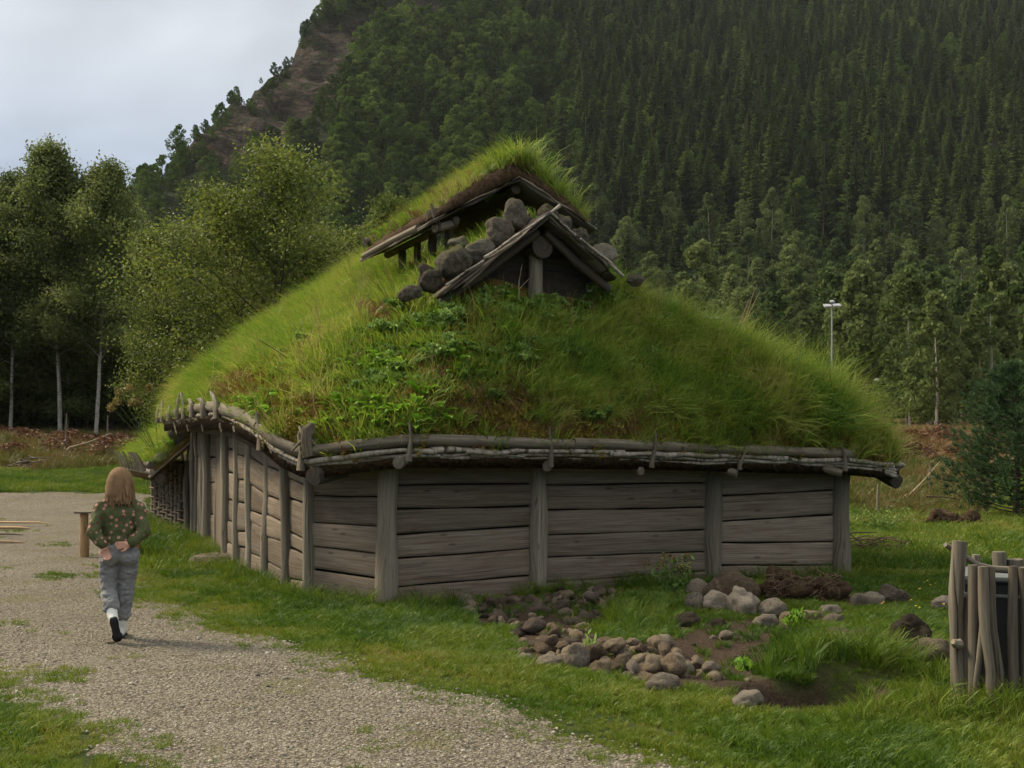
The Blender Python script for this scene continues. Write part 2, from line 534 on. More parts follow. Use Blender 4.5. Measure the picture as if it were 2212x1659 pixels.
def spacing(lo, hi, dense_lo, dense_hi, d, grow=1.18, dmax=40):
    c = list(np.arange(dense_lo, dense_hi + 1e-6, d))
    s, x = d, dense_hi
    while x < hi:
        s = min(s * grow, dmax); x += s; c.append(min(x, hi))
    s, x = d, dense_lo
    lft = []
    while x > lo:
        s = min(s * grow, dmax); x -= s; lft.append(max(x, lo))
    return np.array(lft[::-1] + c)

PATH = [gnd(*p) for p in [(1740, 1720), (1560, 1655), (1310, 1574), (1040, 1497), (830, 1460), (660, 1405), (500, 1345), (380, 1295), (315, 1245), (300, 1190), (312, 1140), (322, 1105), (328, 1090), (200, 1088), (80, 1088), (-60, 1086), (-500, 1084), (-900, 1100), (-900, 1250), (-420, 1340), (-200, 1430), (0, 1520), (110, 1580), (230, 1655), (330, 1740), (380, 2100), (1900, 2100)]]
def pathmask(X, Y, amt=1.0):
    k = np.clip(Y / 12.0, 0.6, 1.0) * amt
    n1 = (fbm(X * 1.6, Y * 1.6, 3.0, 31) - 0.5) * 0.9 * k
    n2 = (fbm(X * 1.6, Y * 1.6, 9.0, 32) - 0.5) * 0.9 * k
    return inpoly(X + n1, Y + n2, PATH)

# ground sheet
gm, gv = grid_mesh('ground', np.concatenate([spacing(-620, -15, -15.2, -15, .2)[:-1], np.arange(-15, -7, .2), np.arange(-7, 6.5, .085), spacing(6.5, 620, 6.5, 6.6, .1)]), np.concatenate([spacing(-80, 5, 4.9, 5, .1)[:-1], np.arange(5, 14.5, .085), np.arange(14.5, 34, .2), spacing(34, 126, 34, 34.3, .3, 1.1)]), H)
set_attr(gm, 'dirt', bare(gv[:, 0], gv[:, 1]).astype(float))
m, n, l = mat_new('ground_turf')
g_ = n.new('ShaderNodeNewGeometry')
nn = noise(n, l, g_.outputs['Position'], 1.4, 5, 0.65)
nf = noise(n, l, g_.outputs['Position'], 40, 4, 0.7)
base = ramp(n, l, nn, [(0.3, (0.022, 0.034, 0.010)), (0.5, (0.04, 0.058, 0.014)), (0.75, (0.085, 0.075, 0.03))])
sp = n.new('ShaderNodeSeparateXYZ'); l.new(g_.outputs['Position'], sp.inputs[0])
nb = noise(n, l, g_.outputs['Position'], 0.22, 4, 0.65)
heath = ramp(n, l, nb, [(0.35, (0.085, 0.10, 0.03)), (0.5, (0.14, 0.095, 0.045)), (0.65, (0.15, 0.07, 0.04))])
hf = n.new('ShaderNodeMapRange')
hf.inputs['From Min'].default_value = 36; hf.inputs['From Max'].default_value = 46
l.new(math_(n, l, 'ADD', sp.outputs['Y'], math_(n, l, 'MULTIPLY_ADD', nb, 16, -8)), hf.inputs[0])
base = mixc(n, l, hf.outputs[0], base, heath)
soil = ramp(n, l, nf, [(0.3, (0.028, 0.019, 0.013)), (0.55, (0.06, 0.042, 0.029)), (0.8, (0.12, 0.085, 0.06))])
base = mixc(n, l, attr(n, 'dirt'), base, soil)
finish(n, l, base, 0.95, 0.1, nf, 0.8, 0.03)
tag(obj('ground', gm, m), kind='structure')

# gravel path
xs, ys = np.arange(-15, 4.6, 0.065), np.concatenate([np.arange(3.8, 14, 0.065), np.arange(14, 33.5, .13)])
Xp, Yp = np.meshgrid(xs, ys)
pm, pv = grid_mesh('gravel_path', xs, ys, lambda X, Y: H(X, Y) + 0.012, pathmask(Xp, Yp).ravel())
_q = np.zeros(len(pm.polygons) * 4, np.int32); pm.polygons.foreach_get('vertices', _q)
_c = np.bincount(_q, minlength=len(pv)); pv[:, 2] -= np.where(_c < 4, 0.03, 0.0)      # the rim dips under the turf
pm.vertices.foreach_set('co', pv.astype(np.float32).ravel()); pm.update()
m, n, l = mat_new('gravel')
g_ = n.new('ShaderNodeNewGeometry')
vo = n.new('ShaderNodeTexVoronoi'); vo.inputs['Scale'].default_value = 48
l.new(g_.outputs['Position'], vo.inputs['Vector'])
vo2 = n.new('ShaderNodeTexVoronoi'); vo2.inputs['Scale'].default_value = 95
l.new(g_.outputs['Position'], vo2.inputs['Vector'])
sx = n.new('ShaderNodeSeparateColor'); l.new(vo.outputs['Color'], sx.inputs[0])
big = noise(n, l, g_.outputs['Position'], 0.9, 5, 0.65)
fl = math_(n, l, 'ADD', math_(n, l, 'MULTIPLY', sx.outputs[0], 0.5), math_(n, l, 'MULTIPLY', big, 0.5))
col = ramp(n, l, fl, [(0.22, (0.16, 0.142, 0.11)), (0.5, (0.32, 0.291, 0.232)), (0.8, (0.47, 0.436, 0.362))])
dk = ramp(n, l, vo.outputs['Distance'], [(0.0, (1, 1, 1)), (0.55, (0.45, 0.42, 0.38))])
col = mixc(n, l, 1.0, col, dk, 'MULTIPLY')
grn = noise(n, l, g_.outputs['Position'], 1.1, 6, 0.7, 0.3)
gf = ramp(n, l, grn, [(0.55, (0, 0, 0)), (0.68, (0.75, 0.75, 0.75))])
col = mixc(n, l, gf, col, (0.13, 0.125, 0.045))
hh = math_(n, l, 'ADD', math_(n, l, 'MULTIPLY', vo.outputs['Distance'], -1.0), math_(n, l, 'MULTIPLY', vo2.outputs['Distance'], -0.5))
finish(n, l, col, 0.9, 0.15, hh, 1.0, 0.02)
tag(obj('gravel_path', pm, m), kind='structure')

# ------------------------------------------------------------------ scatter by geometry nodes (stuff only)
PROTO = {}
def proto_collection(key, meshes):
    col = bpy.data.collections.new('source_' + key)
    for i, me in enumerate(meshes):
        col.objects.link(bpy.data.objects.new('%s_%02d' % (key, i), me))
    PROTO[key] = (col, len(meshes))
    return col

def scatter(name, key, pos, rot, scl, seed=0, tint=None, label=None, parent=None):
    col, cnt = PROTO[key]
    pos = np.asarray(pos, np.float32)
    N = len(pos)
    me = bpy.data.meshes.new(name)
    me.vertices.add(N)
    me.vertices.foreach_set('co', pos.ravel())
    a = me.attributes.new('rot', 'FLOAT_VECTOR', 'POINT'); a.data.foreach_set('vector', np.asarray(rot, np.float32).ravel())
    scl = np.asarray(scl, np.float32)
    if scl.ndim == 1: scl = np.stack([scl] * 3, 1)
    a = me.attributes.new('scl', 'FLOAT_VECTOR', 'POINT'); a.data.foreach_set('vector', scl.ravel())
    a = me.attributes.new('tint', 'FLOAT', 'POINT')
    a.data.foreach_set('value', np.zeros(N, np.float32) if tint is None else np.asarray(tint, np.float32))
    rs = np.random.RandomState(seed + 1)
    a = me.attributes.new('pick', 'INT', 'POINT'); a.data.foreach_set('value', rs.randint(0, cnt, N).astype(np.int32))
    o = obj(name, me, None, parent)
    gt = bpy.data.node_groups.new(name, 'GeometryNodeTree')
    gt.interface.new_socket('Geometry', in_out='INPUT', socket_type='NodeSocketGeometry')
    gt.interface.new_socket('Geometry', in_out='OUTPUT', socket_type='NodeSocketGeometry')
    n, l = gt.nodes, gt.links
    gi, go = n.new('NodeGroupInput'), n.new('NodeGroupOutput')
    ci = n.new('GeometryNodeCollectionInfo')
    ci.inputs['Collection'].default_value = col
    ci.inputs['Separate Children'].default_value = True
    ci.inputs['Reset Children'].default_value = True
    ip = n.new('GeometryNodeInstanceOnPoints')
    ip.inputs['Pick Instance'].default_value = True
    def na(nm, typ):
        x = n.new('GeometryNodeInputNamedAttribute'); x.data_type = typ
        x.inputs['Name'].default_value = nm
        return x.outputs[0]
    e2r = n.new('FunctionNodeEulerToRotation')
    l.new(na('rot', 'FLOAT_VECTOR'), e2r.inputs[0])
    l.new(gi.outputs[0], ip.inputs['Points'])
    l.new(ci.outputs[0], ip.inputs['Instance'])
    l.new(na('pick', 'INT'), ip.inputs['Instance Index'])
    l.new(e2r.outputs[0], ip.inputs['Rotation'])
    l.new(na('scl', 'FLOAT_VECTOR'), ip.inputs['Scale'])
    l.new(ip.outputs[0], go.inputs[0])
    md = o.modifiers.new('scatter', 'NODES')
    md.node_group = gt
    tag(o, label, None, None, 'stuff')
    return o

def tuft(name, nb, rad, h0, h1, w, lean, seed, mat, droop=0.6):
    rs = np.random.RandomState(seed)
    V, Q, T = [], [], []
    k = 0
    for i in range(nb):
        a, rr = rs.uniform(0, 6.283), rad * math.sqrt(rs.rand())
        b = np.array([math.cos(a) * rr, math.sin(a) * rr, -0.01])
        d = a + rs.normal(0, 0.9)
        hgt = rs.uniform(h0, h1)
        ln = lean * rs.uniform(0.3, 1.4) * hgt
        side = np.array([-math.sin(d + 1.2), math.cos(d + 1.2), 0]) * w * rs.uniform(0.6, 1.3) * 0.5
        fw = np.array([math.cos(d), math.sin(d), 0])
        p1 = b + fw * ln * 0.2 + np.array([0, 0, hgt * 0.45])
        p2 = b + fw * ln * 0.6 + np.array([0, 0, hgt * (0.85 - 0.12 * droop)])
        p3 = b + fw * ln * (1.0 + 0.3 * droop) + np.array([0, 0, hgt * (1.0 - 0.35 * droop * rs.rand())])
        V += [b - side, b + side, p1 - side, p1 + side, p2 - side * 0.75, p2 + side * 0.75, p3]
        Q += [(k, k + 1, k + 3, k + 2), (k + 2, k + 3, k + 5, k + 4)]
        T += [(k + 4, k + 5, k + 6)]
        k += 7
    me = mesh_np(name, np.array(V), [np.array(Q), np.array(T)])
    me.materials.append(mat)
    return me

def mat_grass(name, stops, scale=1.0, trans=0.35, island=0.35, tintw=0.5, spec=0.3):
    """colour from patches in the place, a per-tuft tint and the single blade"""
    m, n, l = mat_new(name)
    g = n.new('ShaderNodeNewGeometry')
    nz = noise(n, l, g.outputs['Position'], scale, 4, 0.6)
    f = math_(n, l, 'ADD', nz, math_(n, l, 'MULTIPLY_ADD', g.outputs['Random Per Island'], island, -island / 2))
    f = math_(n, l, 'ADD', f, math_(n, l, 'MULTIPLY', attr(n, 'tint', 'INSTANCER'), tintw))
    col = ramp(n, l, f, stops)
    finish(n, l, col, 0.5, spec, trans=trans)
    return m

GR_LAWN = mat_grass('lawn_blades', [(0.12, (0.025, 0.062, 0.007)), (0.42, (0.08, 0.15, 0.012)), (0.68, (0.175, 0.225, 0.022)), (0.92, (0.28, 0.24, 0.06))], 0.8)
GR_LONG = mat_grass('roof_long_blades', [(0.10, (0.042, 0.10, 0.011)), (0.38, (0.13, 0.24, 0.02)), (0.64, (0.29, 0.35, 0.04)), (0.9, (0.44, 0.36, 0.13))], 0.9, 0.4, 0.4)
GR_DRY = mat_grass('dry_blades', [(0.2, (0.10, 0.052, 0.022)), (0.5, (0.19, 0.11, 0.045)), (0.8, (0.32, 0.215, 0.10))], 1.2, 0.3)
GR_HEATH = mat_grass('heath_blades', [(0.25, (0.065, 0.11, 0.015)), (0.48, (0.12, 0.13, 0.03)), (0.64, (0.20, 0.125, 0.045)), (0.84, (0.16, 0.068, 0.034))], 0.16, 0.3)
M_MOSS = mat_grass('moss', [(0.2, (0.10, 0.12, 0.015)), (0.5, (0.23, 0.165, 0.025)), (0.78, (0.23, 0.13, 0.04))], 1.3, 0.2, 0.3, 0.4, 0.1)

proto_collection('lawn', [tuft('lawn_tuft', 38, 0.075, 0.03, 0.12, 0.0085, 0.7, s, GR_LAWN) for s in range(6)])
proto_collection('lawnmid', [tuft('lawn_mid_tuft', 70, 0.20, 0.05, 0.16, 0.012, 0.6, 20 + s, GR_LAWN) for s in range(5)])
proto_collection('tall', [tuft('tall_tuft', 40, 0.07, 0.16, 0.38, 0.008, 0.7, 40 + s, GR_LAWN, 0.9) for s in range(5)])
proto_collection('long', [tuft('roof_tuft', 26, 0.10, 0.16, 0.48, 0.0115, 0.95, 60 + s, GR_LONG, 1.0) for s in range(7)])
proto_collection('stalk', [tuft('straw_stalk', 5, 0.06, 0.4, 0.75, 0.006, 0.35, 160 + s, GR_DRY, 0.5) for s in range(4)])
proto_collection('short', [tuft('roof_short_tuft', 34, 0.07, 0.05, 0.15, 0.0075, 0.7, 80 + s, GR_LONG, 0.6) for s in range(5)])
proto_collection('dry', [tuft('dry_tuft', 34, 0.08, 0.06, 0.17, 0.006, 1.1, 100 + s, GR_DRY, 1.1) for s in range(5)])
proto_collection('moss', [tuft('moss_tuft', 60, 0.10, 0.015, 0.05, 0.010, 0.5, 120 + s, M_MOSS, 0.6) for s in range(4)])
proto_collection('heath', [tuft('heath_tuft', 60, 0.28, 0.15, 0.5, 0.022, 0.5, 140 + s, GR_HEATH, 0.7) for s in range(5)])

def house_mask(X, Y, grow=0.0):
    return inpoly(X, Y, WALL)

def rand_ground(n, y0, y1, seed, extra=1.5, k=0.475):
    rs = np.random.RandomState(seed)
    Y = np.sqrt(rs.uniform(y0 ** 2, y1 ** 2, n))
    X = rs.uniform(-1, 1, n) * (k * Y + extra)
    return X, Y, rs

def upright(rs, N, tilt=0.12):
    return np.stack([rs.normal(0, tilt, N), rs.normal(0, tilt, N), rs.uniform(0, 6.283, N)], 1)

# lawn close by
X, Y, rs = rand_ground(52000, 4.6, 15.0, 1)
pmk = pathmask(X, Y); patch = fbm(X * 1.3, Y * 1.3, 2.0, 41)
rim = pmk & ~(pathmask(X + .24, Y) & pathmask(X - .24, Y) & pathmask(X, Y + .3) & pathmask(X, Y - .24))
rim2 = pmk & ~(pathmask(X + .55, Y) & pathmask(X - .55, Y) & pathmask(X, Y + .6) & pathmask(X, Y - .5))
pr = rs.rand(len(X))
keep = ~house_mask(X, Y) & ~(bare(X, Y) & (rs.rand(len(X)) < .93)) & (~pmk | ((patch > 0.67) & (pr < 0.3)) | (rim & (pr < .75)) | (rim2 & (pr < .28)))
pk = pmk[keep]; X, Y = X[keep], Y[keep]
hgt = 0.35 + 1.3 * fbm(X * 1.7, Y * 1.7, 4.0, 43) + rs.uniform(-0.2, 0.25, len(X))
edge = pathmask(X + 0.3, Y) | pathmask(X - 0.3, Y - 0.2)
hgt *= np.where(pk, 0.42, np.where(edge, 0.55, 0.8))
hgt *= 1 - .4 * np.exp(-(((X - 1.6) / 1.6) ** 2 + ((Y - 8.2) / 2.4) ** 2))
tint = np.where(pk | edge, 0.28, 0.0) + (fbm(X * 1.6, Y * 1.6, 0, 47) - 0.5) * 0.9
scatter('lawn_grass', 'lawn', np.stack([X, Y, H(X, Y)], 1), upright(rs, len(X)), np.clip(hgt, 0.3, 1.7), 1, tint, 'short green grass of the lawn around the house and path')
# lawn further off
X, Y, rs = rand_ground(26000, 14.0, 40.0, 2, 2.0)
pmk = pathmask(X, Y, 1.2); patch = fbm(X * 1.0, Y * 1.0, 2.0, 41)
keep = ~house_mask(X, Y) & (~pmk | ((patch > 0.67) & (rs.rand(len(X)) < 0.3)))
X, Y = X[keep], Y[keep]; pk = pmk[keep]
scatter('far_lawn_grass', 'lawnmid', np.stack([X, Y, H(X, Y)], 1), upright(rs, len(X)), np.where(pk, 0.4, rs.uniform(0.6, 1.2, len(X)) * (0.6 + 0.9 * fbm(X * .3, Y * .3, 0, 44))), 2,
        0.12 + (fbm(X * 0.35, Y * 0.35, 0, 48) - 0.5) * 0.9, 'mown grass field beyond the gravel yard')
# rough heath at the edge of the wood
X, Y, rs = rand_ground(12000, 36.0, 66.0, 3, 3.0)
keep = fbm(X * .2, Y * .2, 0, 49) + (Y - 40) / 30 > 0.55
X, Y = X[keep], Y[keep]
scatter('heath_grass', 'heath', np.stack([X, Y, H(X, Y)], 1), upright(rs, len(X)), rs.uniform(0.5, 1.4, len(X)), 3, np.clip((Y - 46) / 40, -0.1, 0.25) + (fbm(X * .4, Y * .4, 0, 50) - .5) * .5, 'rough reddish grass and heath along the edge of the wood')
# heath to the right behind the house
# taller grass along the walls and by the palisade
pts = []
rs = np.random.RandomState(5)
edges = [(WALL[i], WALL[i + 1]) for i in range(9)]
for (a, b) in edges:
    a, b = np.array(a), np.array(b); dd = b - a; L = np.hypot(*dd); nrm = np.array([dd[1], -dd[0]]) / L
    if nrm @ (np.array([-1, 12]) - (a + b) / 2) < -99: nrm = -nrm
    cnt = int(L * 26)
    t = rs.rand(cnt); off = np.abs(rs.normal(0.02, 0.16, cnt)) + 0.12
    # outward is away from the middle of the house
    mid = np.array([-0.8, 17.0])
    if (mid - a) @ nrm > 0: nrm = -nrm
    pts.append(a + np.outer(t, dd) + np.outer(off, nrm))
pts.append(np.stack([rs.normal(3.05, 0.45, 170), rs.normal(6.72, 0.13, 170)], 1))
pts.append(np.stack([rs.normal(2.35, 0.42, 120), rs.normal(8.02, 0.25, 120)], 1))
pts.append(np.stack([rs.normal(1.05, 0.22, 50), rs.normal(10.1, 0.3, 50)], 1))
pts = np.concatenate(pts)
pts = pts[~bare(pts[:, 0], pts[:, 1])]
scatter('tall_grass', 'tall', np.stack([pts[:, 0], pts[:, 1], H(pts[:, 0], pts[:, 1])], 1), upright(rs, len(pts), 0.18), rs.uniform(0.35, 0.85, len(pts)), 4, (rs.rand(len(pts)) - 0.5) * 0.4, 'taller tufts of grass along the walls and stones')

# loose gravel stones on the path
def pebble(name, seed, mat, sub=1, flat=0.6, rough=0.35):
    import bmesh
    bm = bmesh.new()
    bmesh.ops.create_icosphere(bm, subdivisions=sub, radius=1.0)
    me = bpy.data.meshes.new(name); bm.to_mesh(me); bm.free()
    V = np.zeros(len(me.vertices) * 3, np.float32); me.vertices.foreach_get('co', V); V = V.reshape(-1, 3)
    s = 1 + rough * 2 * (fbm(V[:, 0] * 1.2 + seed * 3.1, V[:, 1] * 1.2, V[:, 2] * 1.2 + 9, seed, 2) - 0.5)
    s += rough * 0.35 * (fbm(V[:, 0] * 3.4, V[:, 1] * 3.4 + seed, V[:, 2] * 3.4, seed + 5, 2) - 0.5)
    V = V * s[:, None] * np.array([1.0, 0.8, flat])
    me.vertices.foreach_set('co', V.astype(np.float32).ravel())
    me.polygons.foreach_set('use_smooth', np.ones(len(me.polygons), bool))
    me.materials.append(mat); me.update()
    return me
m, n, l = mat_new('gravel_stone')
oi = n.new('ShaderNodeObjectInfo')
tc = n.new('ShaderNodeTexCoord')
ns = noise(n, l, tc.outputs['Object'], 2.0, 3)
ff = math_(n, l, 'ADD', math_(n, l, 'MULTIPLY', oi.outputs['Random'], 0.8), math_(n, l, 'MULTIPLY_ADD', ns, 0.3, -0.05))
finish(n, l, ramp(n, l, ff, [(0.05, (0.08, 0.068, 0.052)), (0.35, (0.24, 0.212, 0.165)), (0.7, (0.35, 0.315, 0.25)), (1.0, (0.45, 0.41, 0.34))]), 0.85, 0.2)
M['gravel'] = m
proto_collection('gravel', [pebble('gravel_pebble', s, M['gravel'], 1, 0.5, 0.7) for s in range(6)])
X, Y, rs = rand_ground(70000, 4.8, 17.0, 9, 0.8)
keep = pathmask(X, Y, 1.15) & (rs.rand(len(X)) < 0.25 + 1.2 * fbm(X * 1.1, Y * 1.1, 0, 51)) & (Y * 1.0 < 8 + 9 * rs.rand(len(X)))
X, Y = X[keep], Y[keep]
sc = np.exp(rs.normal(math.log(0.0075), 0.35, len(X)))
scatter('gravel_stones', 'gravel', np.stack([X, Y, H(X, Y) + 0.012 + sc * 0.15], 1), np.stack([rs.normal(0, .3, len(X)), rs.normal(0, .3, len(X)), rs.uniform(0, 6.28, len(X))], 1), sc, 9, None, 'loose grey gravel stones lying over the path')

# ------------------------------------------------------------------ mountain
mxs, mys = spacing(-520, 520, -150, 60, 2.6, 1.12, 12), spacing(112, 800, 225, 420, 2.6, 1.1, 14)
def mountain_z(X, Y):
    z = hill(X, Y)
    u, v = px(X, Y, z)
    r = rockmask(u, v) * (Y > 225)
    n1 = np.abs(fbm(X / 14.0, Y / 22.0, z / 9.0, 61, 4) - 0.5) * 2
    n2 = fbm(X / 4.0, Y / 6.0, z / 2.5, 62, 3) - 0.5
    return z - r * (n1 * 12.0 + n2 * 9.0 + 3.0 * np.abs(((z + 5 * n1) / 7.0) % 1.0 - .5)) + (1 - r) * (fbm(X / 18, Y / 18, 0, 63) - 0.5) * 5 * sstep(120, 220, Y) - 0.4 * (1 - sstep(112, 130, Y))
ROCK = [(400, 365), (428, 312), (448, 283), (540, 183), (602, 121), (656, 90), (733, 44), (790, 22), (853, 8), (960, 0), (1010, 10), (985, 32), (853, 98), (772, 157), (721, 195), (656, 249), (602, 292), (540, 330), (463, 375)]
def rockmask(u, v):
    du = (fbm(u / 60.0, v / 60.0, 0, 64) - 0.5) * 70
    dv = (fbm(u / 60.0, v / 60.0, 5, 65) - 0.5) * 70
    return inpoly(u + du, v + dv, ROCK).astype(float)
mm, mv = grid_mesh('mountain', mxs, mys, mountain_z)
u, v = px(mv[:, 0], mv[:, 1], hill(mv[:, 0], mv[:, 1]))
set_attr(mm, 'rock', rockmask(u, v))
m, n, l = mat_new('mountain_slope')
g_ = n.new('ShaderNodeNewGeometry')
nr = noise(n, l, g_.outputs['Position'], 0.12, 8, 0.7, 0.6)
mp = n.new('ShaderNodeMapping'); mp.inputs['Scale'].default_value = (0.25, 0.25, 0.9); mp.inputs['Rotation'].default_value = (0.3, 0.5, 0)
l.new(g_.outputs['Position'], mp.inputs[0])
ns = noise(n, l, mp.outputs[0], 1.0, 6, 0.7, 0.5)
vk = n.new('ShaderNodeTexVoronoi'); vk.feature = 'DISTANCE_TO_EDGE'; vk.inputs['Scale'].default_value = 0.3; l.new(mp.outputs[0], vk.inputs['Vector'])
vk.inputs['Scale'].default_value = 0.35; l.new(g_.outputs['Position'], vk.inputs['Vector'])
ck = ramp(n, l, vk.outputs['Distance'], [(0.0, (.25, .25, .25)), (0.12, (0, 0, 0))])
f = math_(n, l, 'ADD', math_(n, l, 'MULTIPLY', nr, 0.5), math_(n, l, 'MULTIPLY', ns, 0.5))
f = math_(n, l, 'SUBTRACT', f, math_(n, l, 'MULTIPLY', ck, .25))
rock = ramp(n, l, f, [(0.38, (0.010, 0.008, 0.007)), (0.47, (0.04, 0.03, 0.023)), (0.55, (0.085, 0.062, 0.047)), (0.66, (0.19, 0.155, 0.13))])
nv = noise(n, l, g_.outputs['Position'], 0.5, 4, 0.7)
vg = ramp(n, l, nv, [(0.35, (0.014, 0.022, 0.008)), (0.7, (0.04, 0.055, 0.018))])
gf = ramp(n, l, noise(n, l, g_.outputs['Position'], 0.3, 5, 0.7), [(0.5, (1, 1, 1)), (0.62, (0.25, 0.25, 0.25))])
rf = math_(n, l, 'MULTIPLY', attr(n, 'rock'), gf)
finish(n, l, mixc(n, l, rf, vg, rock), 0.95, 0.1, f, 1.0, 5.0)
tag(obj('mountain', mm, m), kind='structure')

# ------------------------------------------------------------------ foliage
def cards(P, size, rs, aspect=0.62, flat=0.0):
    """leaf rhombs at points P"""
    N = len(P)
    a = rs.normal(size=(N, 3)); a[:, 2] *= (1 - flat); a /= np.linalg.norm(a, axis=1)[:, None]
    b = rs.normal(size=(N, 3)); b -= (b * a).sum(1)[:, None] * a; b /= np.linalg.norm(b, axis=1)[:, None]
    s = (size * rs.uniform(0.6, 1.35, N))[:, None]
    V = np.stack([P - a * s, P + b * s * aspect, P + a * s, P - b * s * aspect], 1).reshape(-1, 3)
    return V, np.arange(4 * N).reshape(-1, 4)

LEAF_BIRCH = mat_leaf('birch_leaves', (0.05, 0.074, 0.02), (0.105, 0.14, 0.036), (0.19, 0.22, 0.06), 0.35, 0.5, rnd=0.35, vspread=0.5)
LEAF_OLIVE = mat_leaf('olive_birch_leaves', (0.05, 0.076, 0.013), (0.11, 0.145, 0.024), (0.20, 0.23, 0.045), 0.5, 0.45, rnd=0.2, vspread=0.6)
LEAF_FAR = mat_leaf('far_birch_leaves', (0.052, 0.085, 0.028), (0.105, 0.145, 0.046), (0.17, 0.205, 0.07), 0.03, 0.35, rough=.8, spec=.05, rnd=0.5, vspread=0.15)
LEAF_HILL = mat_leaf('hill_leaves', (0.034, 0.066, 0.012), (0.07, 0.12, 0.02), (0.13, 0.185, 0.038), 0.02, 0.35, rough=.8, spec=.05, rnd=0.6, vspread=0.15)
LEAF_SPRUCE = mat_leaf('spruce_needles', (0.024, 0.042, 0.012), (0.04, 0.064, 0.017), (0.065, 0.09, 0.024), 0.012, 0.3, 0.9, 0.0, rnd=0.3, vspread=0.08)
LEAF_PINE = mat_leaf('pine_needles', (0.02, 0.05, 0.018), (0.045, 0.09, 0.032), (0.09, 0.15, 0.05), 1.2, 0.2, rnd=0.1, vspread=0.7)
LEAF_HEATH = mat_leaf('red_shrub_leaves', (0.075, 0.032, 0.02), (0.13, 0.055, 0.03), (0.19, 0.10, 0.045), 1.0, 0.3, rnd=0.3, vspread=0.5)

def birch_tree(seed, Ht, crown_r, base, nleaf, leaf, forks=1, droop=0.5, thick=0.011):
    """trunk and limb mesh, crown mesh; base = bare fraction of the trunk"""
    rs = np.random.RandomState(seed)
    mb = MB(); tips = []
    for fk in range(forks):
        lean = rs.normal(0, 0.035, 2) if forks == 1 else np.array([math.cos(fk * 6.28 / forks + seed), math.sin(fk * 6.28 / forks + seed)]) * 0.16
        hh = Ht * (1.0 if fk == 0 else rs.uniform(0.75, 0.95))
        z = np.linspace(-0.2, hh, 14)
        wx, wy = np.cumsum(rs.normal(0, 0.012 * Ht / 10, 14)), np.cumsum(rs.normal(0, 0.012 * Ht / 10, 14))
        tr = np.stack([lean[0] * z + wx, lean[1] * z + wy, z], 1)
        r = thick * Ht * (1 - z / hh * 0.93) / (1 if forks == 1 else 1.5)
        mb.tube(tr, np.maximum(r, 0.012), 8, 0.12, seed)
        nb = int(46 / (1 if forks == 1 else 1.6))
        for i in range(nb):
            f = base + (1 - base) * (i + rs.rand()) / nb
            p0 = np.array([np.interp(f * hh, z, tr[:, k]) for k in range(3)])
            q = (f - base) / (1 - base)
            prof = (0.35 + 0.65 * math.sin(math.pi * min(1, 0.18 + q * 0.62) )) * (1 - 0.78 * max(0, q - 0.45) / 0.55)
            L = crown_r * prof * rs.uniform(0.6, 1.12)
            a = i * 2.4 + rs.normal(0, 0.4)
            el = 0.55 + 0.5 * q + rs.normal(0, 0.12)
            s = np.linspace(0, 1, 6)
            d = np.array([math.cos(a) * math.cos(el), math.sin(a) * math.cos(el), math.sin(el)])
            br = p0 + np.outer(s * L * 1.15, d) - np.outer(s ** 2.2 * L * droop * 0.75, [0, 0, 1])
            mb.tube(br, 0.006 * Ht * 0.32 * (1 - 0.85 * s) + 0.004, 4, cap=False)
            for k in range(9):
                ss = rs.uniform(0.22, 1.0)
                c = np.array([np.interp(ss, s, br[:, j]) for j in range(3)])
                tw = rs.normal(size=3); tw /= np.linalg.norm(tw); tw[2] = abs(tw[2]) * 0.4 - droop * 0.6
                tl = L * rs.uniform(0.16, 0.36) * (1.2 - 0.5 * ss) + 0.15
                tips.append((c, tw * tl))
                if k < 3: mb.tube([c, c + tw * tl * 0.5, c + tw * tl], [0.006, 0.005, 0.003], 3, cap=False)
    idx = rs.randint(0, len(tips), nleaf)
    Cc_ = np.array([t[0] for t in tips])[idx]; Tw = np.array([t[1] for t in tips])[idx]
    u = rs.rand(nleaf)[:, None]
    Pp = Cc_ + Tw * u + rs.normal(size=(nleaf, 3)) * (0.05 + 0.05 * crown_r) - np.array([0, 0, 1]) * (u ** 2 * 0.12 * crown_r * droop)
    V, Q = cards(Pp, leaf, rs)
    return mb, mesh_np('crown', V, Q)

def crown_far(seed, Ht, rad, n, leaf, cone=0.3, low=0.12):
    """crown of one far broadleaf tree: clumps of leaf sprays round several boughs"""
    rs = np.random.RandomState(seed)
    nc = 34
    cen = []
    for i in range(nc):
        q = (i + rs.rand()) / nc
        z = Ht * (low + (1 - low) * q)
        prof = math.sin(math.pi * (0.16 + 0.80 * q)) ** 0.8 * (1 - cone * q)
        a = i * 2.4 + rs.normal(0, 0.5)
        rr = rad * prof * rs.uniform(0.35, 0.95)
        cen.append((math.cos(a) * rr, math.sin(a) * rr, z, rad * rs.uniform(0.2, 0.36) * (1.1 - 0.5 * q)))
    cen.append((0, 0, Ht * 0.95, rad * 0.16)); 
    cen = np.array(cen)
    idx = rs.randint(0, len(cen), n)
    d = rs.normal(size=(n, 3)); d /= np.linalg.norm(d, axis=1)[:, None]
    rr = cen[idx, 3] * rs.uniform(0.45, 1.0, n) ** 0.5
    Pp = cen[idx, :3] + d * rr[:, None] * np.array([1, 1, 0.85])
    return cards(Pp, leaf, rs, 0.7)

